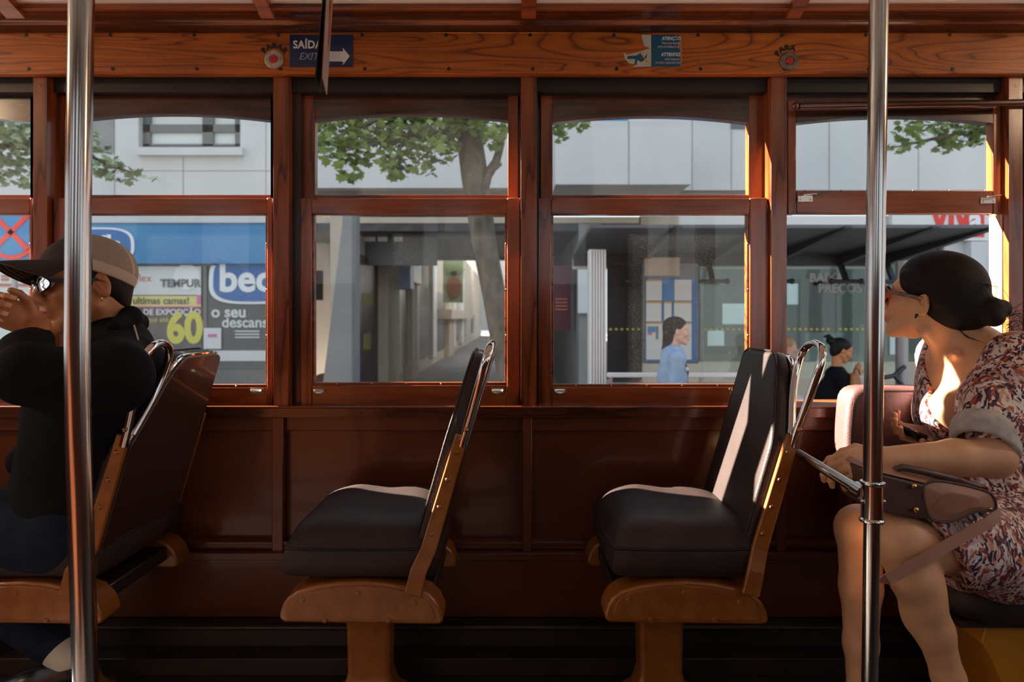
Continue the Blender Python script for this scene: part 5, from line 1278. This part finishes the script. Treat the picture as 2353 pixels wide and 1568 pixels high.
mb = MB(); mb.tube([p + Vector((0, -.002, 0)) for p in g1], .0028, 8, True); build(mb, 'edge_binding', M['brown_bag'], gu)
mb = MB(); mb.prism([at(p, q, Y) for p, q, Y in ((1985, 1078, 1.475), (2030, 1090, 1.472), (2128, 1114, 1.470), (2120, 1140, 1.470), (2138, 1196, 1.470), (2060, 1186, 1.472), (1990, 1168, 1.475))], (.01, .14, .0)); pn = build(mb, 'bottom_panel', M['brown_bag'], bg_, bevel=.006, seg=3)
mb = MB(); mb.prism([at(p, q, Y) for p, q, Y in ((1985, 1060, 1.50), (2030, 1072, 1.50), (2160, 1090, 1.50), (2240, 1122, 1.50), (2128, 1112, 1.468), (2030, 1089, 1.47), (1985, 1077, 1.473))], (0, .10, .0)); build(mb, 'side_panel', M['tan_bag'], bg_, bevel=.004, seg=2)
for p, q in ((2100, 1118), (2105, 1172)):
    mb = MB(); mb.ball(at(p, q, 1.465), .0062, 12, 8); mb.ball(at(p - 2, q - 2, 1.461), .0035, 10, 7); build(mb, 'gold_stud', M['gold'], pn)
mb = MB(); mb.tube([at(2060, 1078, 1.50), at(2072, 1074, 1.49), at(2120, 1084, 1.485), at(2180, 1098, 1.49), at(2215, 1108, 1.50), at(2262, 1124, 1.50)], [.008] * 6, 10); hd = build(mb, 'handle', M['brown_bag'], bg_)
mb = MB(); mb.bar(at(2250, 1121, 1.485), at(2268, 1122, 1.485), .008, .004); mb.bar(at(2212, 1096, 1.485), at(2225, 1103, 1.485), .006, .004); build(mb, 'gold_clasp', M['gold'], bg_)
st = [(2284, 1168, 1.478), (2290, 1186, 1.470), (2268, 1204, 1.462), (2200, 1240, 1.452), (2120, 1288, 1.440), (2040, 1332, 1.430), (2008, 1346, 1.45), (2006, 1340, 1.53)]
pts = [at(*q) for q in st]; mb = MB(); hw = .0125
ups = Vector((.45, -.1, .9)).normalized()
rings = []
for i, p in enumerate(pts):
    t = (pts[min(i + 1, len(pts) - 1)] - pts[max(i - 1, 0)]).normalized(); w = Vector((0, -1, .1)).cross(t).normalized(); nn = t.cross(w)
    rings.append([p + w * hw + nn * .0015, p + w * hw - nn * .0015, p - w * hw - nn * .0015, p - w * hw + nn * .0015])
mb.loft(rings); build(mb, 'strap', M['tan_bag'], bg_)
mb = MB(); mb.ball(at(2276, 1170, 1.468), .004, 8, 6); build(mb, 'strap_rivet', M['gold'], bg_)

# ================================================================== man in the cap
mo = empty('person', at(200, 1150, 1.85), 'seated man in a brown cap and black jacket with a hand at his mouth', 'person')
sM = 1.03
hm = at(237, 655, 1.74); Mm = frame((-.66, -.75, -.02), (.10, .26, 1)); hm = hm - Mm @ Vector((.083 * sM, -.010 * sM, -.004 * sM))
b = Field(.0034); T = head_field(b, hm, Mm, sM, 1.0)
nm = at(280, 800, 1.82); b.cone(T(0, -.028, -.04), nm, .056, .060, .02)
wM = at(88, 750, 1.62); elM = at(62, 862, 1.46)
b.chain([(wM, .027), (at(76, 812, 1.545), .034), (elM, .038), (at(160, 880, 1.53), .045), (at(262, 868, 1.61), .05), (nm + Vector((0, 0, -.05)), .06)], .01)
tipsM = hand_field(b, wM, (-.60, -.62, .45), (-.75, .62, 0), -1, [(.70, 1.25, .5), (.72, 1.32, .5), (.72, 1.32, .5), (.60, 1.15, .45)], .88, .03, (.5, .2))
bodyM = organic(b, 'body', [M['skin_tan'], M['lips']], mo, lip_paint(T, Mm, hm, sM))
nails(tipsM, bodyM, M['nail'])
HT = lambda x, y, z: T(x, y, z)
for q in (-1, 1):
    mb = MB(); mb.ball(HT(q * .0312, .0795, .005), .0122 * sM, 16, 12); ey = build(mb, 'eye', M['white'], mo)
    mb = MB(); mb.lathe(HT(q * .0318, .0915, .004), [(0, .0006), (.0055, .0002), (.006, -.001)], Mm @ Vector((0, 1, 0)), 14); build(mb, 'iris', M['frame'], ey)
    mb = MB(); mb.tube([HT(q * .014, .100, .026), HT(q * .030, .098, .032), HT(q * .048, .084, .026)], [.0035, .004, .002], 8, sx=.6); build(mb, 'eyebrow', M['hair_black'], mo)
# short black hair under the cap
hr = Field(.0036)
hr.ell(HT(0, -.014, .024), [.079 * sM, .098 * sM, .080 * sM], .012, Mm); hr.ell(HT(0, -.062, -.030), [.056 * sM, .036 * sM, .052 * sM], .02, Mm)
hr.ell(HT(0, .085, -.01), [.10, .075, .09], .01, Mm, True); hr.half(HT(0, .012, -.012), Mm @ Vector((0, 1, -.75)), .006); hr.half(HT(0, -.05, -.078), Mm @ Vector((0, .15, -1)), .01)
for q in (-1, 1): hr.ell(HT(q * .092, -.008, -.012), [.022 * sM, .027 * sM, .037 * sM], .006, Mm, True)
organic(hr, 'hair', M['hair_black'], mo)
# cap: dark front, beige mesh rear panels, cream band and bill
cp_ = Field(.0022)
cp_.ell(HT(0, -.008, .042), [.0885 * sM, .112 * sM, .094 * sM], .01, Mm); cp_.half(HT(0, 0, .028), Mm @ Vector((0, .34, -1)), .004)
Mi_ = np.array(Mm.transposed())
def cap_paint(p):
    q = (p - np.array(hm)) @ Mi_.T / sM
    band = q[:, 2] < .056 + .34 * q[:, 1]
    seam = np.abs(np.arctan2(q[:, 0], -q[:, 1] - .01) - .62) < .05
    return np.where(q[:, 1] > .012, 0, np.where(band | seam, 2, 1)).astype(np.int32)
co_ = organic(cp_, 'cap', [M['cap'], M['cap_mesh'], M['cap_band']], mo, cap_paint)
mb = MB(); mb.ball(HT(0, -.008, .137), .007, 10, 7); build(mb, 'top_button', M['cap'], co_)
def bill(u, v, dz):
    a = (u - .5) * 2.3; x = .087 * math.sin(a); y0 = .082 * math.cos(a) + .014
    reach = .098 * (math.cos(a * .95) ** .75) * v
    return HT(x * (1 - .10 * v), y0 + reach, .030 + .34 * y0 - .020 * (x / .087) ** 2 * v * 1.6 - .006 * v * v + dz)
mb = MB(); n1_ = 20; top = [[bill(i / n1_, j / 8, .0022) for i in range(n1_ + 1)] for j in range(9)]; bot = [[bill(i / n1_, j / 8, -.0022) for i in range(n1_ + 1)] for j in range(9)]
mb.loft([t + b_[::-1] for t, b_ in zip(top, bot)]); bl_ = build(mb, 'bill', M['cap'], co_, ang=60)
for k in (3, 4, 5, 6, 7):
    mb = MB(); mb.tube([bill(i / n1_, k / 8 + .02, -.0026) for i in range(2, n1_ - 1)], .0006, 5); build(mb, 'stitch_row', M['cap_mesh'], bl_)
mb = MB(); mb.bar(HT(.02, -.113, .030), HT(-.03, -.113, .030), .004, .016, Mm @ Vector((0, 0, 1))); build(mb, 'adjuster_strap', M['cap_mesh'], co_, bevel=.001)
# glasses with silver mirrored lenses
g = MB()
def lens_ring(q, k, dy=0): return [HT(q * (.034 + .029 * k * math.cos(a)), .108 + dy - .012 * max(0, math.cos(a)) ** 2, .001 + .0185 * k * math.sin(a)) for a in [2 * math.pi * i / 28 for i in range(28)]]
for q in (-1, 1):
    g.tube(lens_ring(q, 1), .0024, 8, True); g.bar(HT(q * .062, .096, .008), HT(q * .082, -.002, .010), .003, .008, Mm @ Vector((0, 0, 1)))
g.tube([HT(-.007, .109, .004), HT(0, .113, .006), HT(.007, .109, .004)], .0024, 8)
gl = build(g, 'glasses', M['frame'], mo)
for q in (-1, 1):
    ring = lens_ring(q, .97); c = sum(ring, Vector()) / 28; mb = MB()
    c2 = c + Mm @ Vector((0, .005, 0)); mid = [c2 + (p - c) * .55 - Mm @ Vector((0, .0016, 0)) for p in ring]
    mb.loft([ring, mid], True, False); mb.add(mid + [c2], [(i, (i + 1) % 28, 28) for i in range(28)]); build(mb, 'lens', M['lens'], gl, ang=80)
mb = MB(); mb.tube([HT(.084 + .003 * math.sin(a), -.006 + .001, -.038 + .006 * math.cos(a)) for a in [2 * math.pi * i / 14 for i in range(14)]], .0011, 6, True); build(mb, 'earring', M['gold'], mo)
# jacket
j = Field(.005)
cb, sN, sF = at(262, 800, 1.80), at(262, 868, 1.61), at(318, 838, 2.02)
j.cone(nm + Vector((-.005, 0, -.02)), cb + Vector((.02, 0, -.05)), .070, .11, .03)
j.cone(cb, sN, .075, .082, .05); j.cone(cb, sF, .075, .075, .05)
j.ell(at(232, 940, 1.80), (.135, .185, .17), .05); j.cone(at(215, 930, 1.80), at(165, 1150, 1.82), .148, .145, .06); j.ell(at(150, 1180, 1.82), (.14, .17, .10), .05)
el2 = at(62, 862, 1.46); j.chain([(sN, .080), (at(160, 880, 1.53), .074), (el2, .062)], .03); j.chain([(el2, .060), (at(60, 815, 1.53), .053), (at(82, 785, 1.59), .038)], .02)
j.chain([(sF, .07), (at(180, 960, 2.06), .065), (at(60, 1060, 2.0), .05)], .03)
for p, q, Y, r in ((215, 865, 1.545, .03), (120, 905, 1.49, .026), (170, 1010, 1.66, .03)): j.ell(at(p, q, Y), (r * 1.6, r * .8, r * .7), .03)
j.half(at(72, 782, 1.55), (.0, .0, 1) if False else (at(88, 750, 1.62) - at(60, 815, 1.52)), .003) if False else None
jo = organic(j, 'jacket', M['jacket'], mo)
mb = MB(); mb.tube([at(308, 748, 1.76), at(316, 775, 1.715), at(322, 810, 1.69), at(326, 860, 1.665)], .0022, 6); build(mb, 'cream_cord', M['cream'], jo)
c_ = Field(.004); c_.chain([(at(262, 752, 1.72), .020), (at(300, 728, 1.80), .024), (at(316, 742, 1.88), .024), (at(300, 770, 1.94), .02)], .02); organic(c_, 'collar', M['jacket'], mo)
# jeans, sock and shoe
t = Field(.005)
for Yh, Yk, dx in ((1.74, 1.70, 0), (1.92, 1.98, .06)):
    h_, k_ = at(130, 1225, Yh), at(-190, 1190, Yk); t.chain([(h_, .105), ((h_ + k_) / 2, .085), (k_, .066)], .04)
    a_ = at(118, 1480, 1.80) if dx == 0 else at(-120, 1520, 1.95)
    t.chain([(k_, .064), ((k_ + a_) / 2 + Vector((0, 0, -.03)), .062), (a_, .050)], .03)
t.ell(at(140, 1215, 1.82), (.12, .16, .09), .04)
organic(t, 'jeans', M['jeans'], mo)
f_ = Field(.004); a_ = at(122, 1486, 1.80); f_.chain([(a_, .042), (a_ + Vector((.05, -.01, -.03)), .042)], .01); organic(f_, 'sock', M['cream'], mo)
f_ = Field(.004); h0 = a_ + Vector((.055, -.01, -.06)); f_.chain([(h0, .045), (h0 + Vector((-.10, -.02, -.035)), .042), (h0 + Vector((-.20, -.03, -.05)), .034)], .02); organic(f_, 'shoe', M['frame'], mo)

# ================================================================== people at the stop
Yp = 6.0
pw_ = empty('person', (ax(1553, Yp), Yp, PZ), 'dark haired woman in a light blue denim jacket standing in profile at the tram stop', 'person')
s6 = 1.0; hc = at(1556, 762, Yp); M3 = frame((1, -.10, -.02))
b = Field(.008); T = head_field(b, hc, M3, s6, .92)
sh_ = at(1547, 811, Yp); b.cone(T(0, -.03, -.04), sh_ + Vector((0, 0, .0)), .048, .05, .02); b.cone(sh_ + Vector((0, 0, -.03)), sh_ + Vector((0, 0, -.5)), .07, .09, .03)
for q in (-1, 1):
    b.chain([(sh_ + Vector((0, 0, -.05)), .05), (sh_ + Vector((0, q * .17, -.03)), .045), (sh_ + Vector((-.03, q * .2, -.3)), .04), (sh_ + Vector((.06, q * .18, -.52)), .028), (sh_ + Vector((.1, q * .17, -.60)), .03)], .02)
organic(b, 'body', [M['skin_far'], M['lips']], pw_, lip_paint(T, M3, hc, s6))
d = Field(.010); d.chain([(sh_ + Vector((-.01, 0, -.02)), .100), (sh_ + Vector((-.01, 0, -.22)), .120), (sh_ + Vector((0, 0, -.52)), .115)], .05)
for q in (-1, 1):
    d.cone(sh_ + Vector((0, 0, -.02)), sh_ + Vector((0, q * .16, -.04)), .07, .065, .04); d.chain([(sh_ + Vector((0, q * .165, -.04)), .068), (sh_ + Vector((-.03, q * .20, -.30)), .056), (sh_ + Vector((.05, q * .185, -.5)), .042)], .03)
for q in (-1, 1): d.chain([(T(0, -.075, -.125), .022), (T(q * .062, -.02, -.145), .022), (T(q * .03, .055, -.185), .016)], .015)
jk = organic(d, 'denim_jacket', M['denim'], pw_)
mb = MB(); mb.ball(sh_ + Vector((.10, -.07, -.14)), .018, 10, 7); build(mb, 'badge', M['poster'], jk)
t = Field(.012)
for q in (-1, 1): t.chain([(sh_ + Vector((0, q * .08, -.55)), .11), (Vector((sh_.x + q * .05, Yp + q * .08, .0)), .075), (Vector((sh_.x + q * .10, Yp + q * .08, PZ + .09)), .05)], .03)
organic(t, 'trousers', M['jeans'], pw_)
for q in (-1, 1):
    f_ = Field(.010); x = sh_.x + q * .10; f_.chain([(Vector((x, Yp + q * .08, PZ + .05)), .045), (Vector((x + .16, Yp + q * .08, PZ + .038)), .036)], .02); organic(f_, 'shoe', M['black'], pw_)
h = Field(.008); E = lambda p, r, k=.015, sub=False: h.ell(T(*p), r, k, M3, sub)
E((0, -.022, .048), (.086, .106, .086)); E((0, -.070, -.03), (.066, .055, .10), .03); h.chain([(T(0, -.075, -.09), .05), (T(0, -.085, -.16), .042), (T(.02, -.075, -.22), .022)], .02)
E((0, .085, -.018), (.11, .082, .080), .012, True); E((-.05, .03, -.03), (.05, .026, .05), .01, True); E((.05, .03, -.03), (.05, .026, .05), .01, True)
h.chain([(T(.05, -.02, -.12), .03), (T(.06, .05, -.22), .030), (T(.05, .085, -.36), .026), (T(.05, .09, -.5), .018)], .02)
organic(h, 'long_hair', M['hair'], pw_)

def sitter(Y, px, py, fwd, label, hair, top, legs, skin, bun=False, bare=None):
    r = empty('person', (ax(px, Y), Y, PZ), label, 'person'); hc = at(px, py, Y); M3 = frame(fwd)
    b = Field(.009); T = head_field(b, hc, M3, .98, .95); f2 = Vector((fwd[0], fwd[1], 0)).normalized(); l = Vector((0, 0, 1)).cross(f2)
    nb = hc - f2 * .05 + Vector((0, 0, -.20)); b.cone(T(0, -.03, -.04), nb, .05, .055, .02)
    hip = Vector((nb.x, nb.y, PZ + .58)) - f2 * .08
    d = Field(.010); d.chain([(nb + Vector((0, 0, -.05)), .10), ((nb + hip) / 2 - f2 * .02, .15), (hip, .15)], .05)
    t = Field(.011)
    for q in (-1, 1):
        s0 = nb + l * (q * .16) + Vector((0, 0, -.06)); d.cone(nb + Vector((0, 0, -.05)), s0, .075, .07, .04)
        if q == 1 and bun: e = s0 + f2 * .14 + Vector((0, 0, -.22)) + l * .02; w = e + f2 * .10 + Vector((0, 0, .2)) - l * .04
        else: e = s0 + f2 * .06 + Vector((0, 0, -.27)); w = e + f2 * .22 + Vector((0, 0, -.05)) - l * (q * .05)
        if q == 1 and bun: hd = (w, (.25, 0, 1), -l)
        else: hd = (w, f2 + Vector((0, 0, -.2)), Vector((0, 0, 1)))
        d.chain([(s0, .068), (e, .055), (e + (w - e) * .85, .042)], .02); b.chain([(nb, .05), (s0, .045), (e, .036), (w, .026)], .01)
        hand_field(b, hd[0], hd[1], hd[2], q, [(.3, .5, .3)] * 4, .95)
        k = hip + f2 * .42 + l * (q * .10) + Vector((0, 0, -.02)); t.chain([(hip + l * (q * .09), .10), (k, .07), (Vector((k.x - f2.x * .05, k.y, PZ + .08)), .048)], .03)
        fo = Field(.010); fo.cone(Vector((k.x - f2.x * .05, k.y, PZ + .05)), Vector((k.x + f2.x * .12, k.y + f2.y * .12, PZ + .04)), .045, .035, .02); organic(fo, 'shoe', M['black'], r)
    organic(b, 'body', [M[skin], M['lips']], r, lip_paint(T, M3, hc, .98)); organic(d, 'jacket', M[top], r); organic(t, 'trousers', M[legs], r)
    h = Field(.008); E = lambda p, rr, k=.015, sub=False: h.ell(T(*p), rr, k, M3, sub)
    E((0, -.022, .046), (.085, .106, .086)); E((0, -.06, -.02), (.068, .055, .07), .03); E((0, .092, -.020), (.11, .080, .085), .012, True)
    for q in (-1, 1): E((q * .06, .03, -.035), (.05, .026, .05), .01, True)
    if bun: h.ell(T(0, -.135, .06), (.05, .05, .04), .02); h.chain([(T(0, -.13, .07), .03), (T(.01, -.17, .10), .022), (T(.02, -.21, .085), .010)], .01)
    organic(h, 'hair', M[hair], r); return r
sitter(7.1, 1934, 806, (1, -.15, -.35), 'woman with a dark high bun in a black jacket sitting at the stop', 'hair_black', 'jacket', 'jeans_blue', 'skin_tan', True)
sitter(7.35, 1808, 800, (1, -.05, 0), 'fair haired person in a pale top sitting half hidden behind the window post', 'hair_blonde', 'poster', 'jeans', 'skin_far')
hb = empty('shoulder_bag', at(1976, 874, 6.9), 'brown shoulder bag beside the seated woman with the bun', 'bag')
mb = MB(); mb.prism(rounded([at(p, q, 6.85) for p, q in ((1958, 858), (1978, 862), (1984, 900), (1956, 900))], .03), (0, .12, 0)); build(mb, 'body', M['orange'], hb, bevel=.015)
mb = MB(); mb.tube([at(1960, 860, 6.9), at(1964, 846, 6.9), at(1974, 850, 6.9), at(1976, 862, 6.9)], .008, 8); build(mb, 'strap', M['brown_bag'], hb)
# ------------------------------------------------------------------ light and camera
FILL_POWER = 24.0
sun = bpy.data.lights.new('sun', 'SUN'); sun.energy = 80; sun.angle = R(.55); sun.color = (1.0, .90, .78)
so = bpy.data.objects.new('sun', sun); col.objects.link(so)
so.rotation_euler = Vector((-1.0, .32, .54)).to_track_quat('Z', 'Y').to_euler()
# warm fill lamps added out of view to lift the skin tones, fittings invented
M['lamp'] = pmat('fill_lamp_glass', (.8, .7, .55), .4)
for i, (x, y) in enumerate(((2.66, 1.0), (-2.78, 1.0))):
    zl = cz(y) - .02; la = empty('fill_lamp', (x, y, zl), ('added warm fill lamp over the rear platform, out of view', 'added warm fill lamp over the front platform, out of view')[i], 'lamp', 'added fill lamps')
    mb = MB(); mb.lathe((x, y, zl - .005), [(0, .03), (.09, .03), (.09, .0), (.07, -.004), (0, -.004)], (0, 0, 1), 24); build(mb, 'base', M['nickel'], la)
    pl_ = bpy.data.lights.new('lamp', 'POINT'); pl_.energy = FILL_POWER; pl_.color = (1, .72, .46); pl_.shadow_soft_size = .06
    po = bpy.data.objects.new('fill_bulb', pl_); col.objects.link(po); po.parent = la; po.location = (0, 0, -.07)
    mb = MB()
    for k in range(3): mb.tube([(x + .075 * math.cos(a), y + .075 * math.sin(a), zl - .02 - .05 * k) for a in [2 * math.pi * j / 20 for j in range(20)]], .004, 6, True)
    build(mb, 'wire_guard', M['nickel'], la)
wd = bpy.data.worlds.new('sky'); scene.world = wd; wd.use_nodes = True
nt = wd.node_tree; bg = nt.nodes['Background']
co = node(nt, 'ShaderNodeTexCoord'); sp = node(nt, 'ShaderNodeSeparateXYZ'); nt.links.new(co.outputs['Generated'], sp.inputs[0])
nt.links.new(ramp(nt, sp.outputs[2], [(0, (.80, .84, .86)), (.35, (.72, .82, .95)), (1, (.50, .68, .95))]), bg.inputs[0]); bg.inputs[1].default_value = 1.4
cd = bpy.data.cameras.new('camera'); cam = bpy.data.objects.new('camera', cd); col.objects.link(cam)
cam.location = (0, 0, ZC); cam.rotation_euler = (R(90), 0, 0)
cd.sensor_width = 36; cd.lens = F / 2353 * 36; cd.shift_x = 0; cd.shift_y = -(784 - HY) / 2353; cd.clip_start = .02
cd.dof.use_dof = True; cd.dof.focus_distance = 1.72; cd.dof.aperture_fstop = 4.0
scene.camera = cam
vs = scene.view_settings; vs.view_transform = 'Standard'; vs.look = 'None'; vs.gamma = 1; vs.exposure = 0.0; vs.use_curve_mapping = False
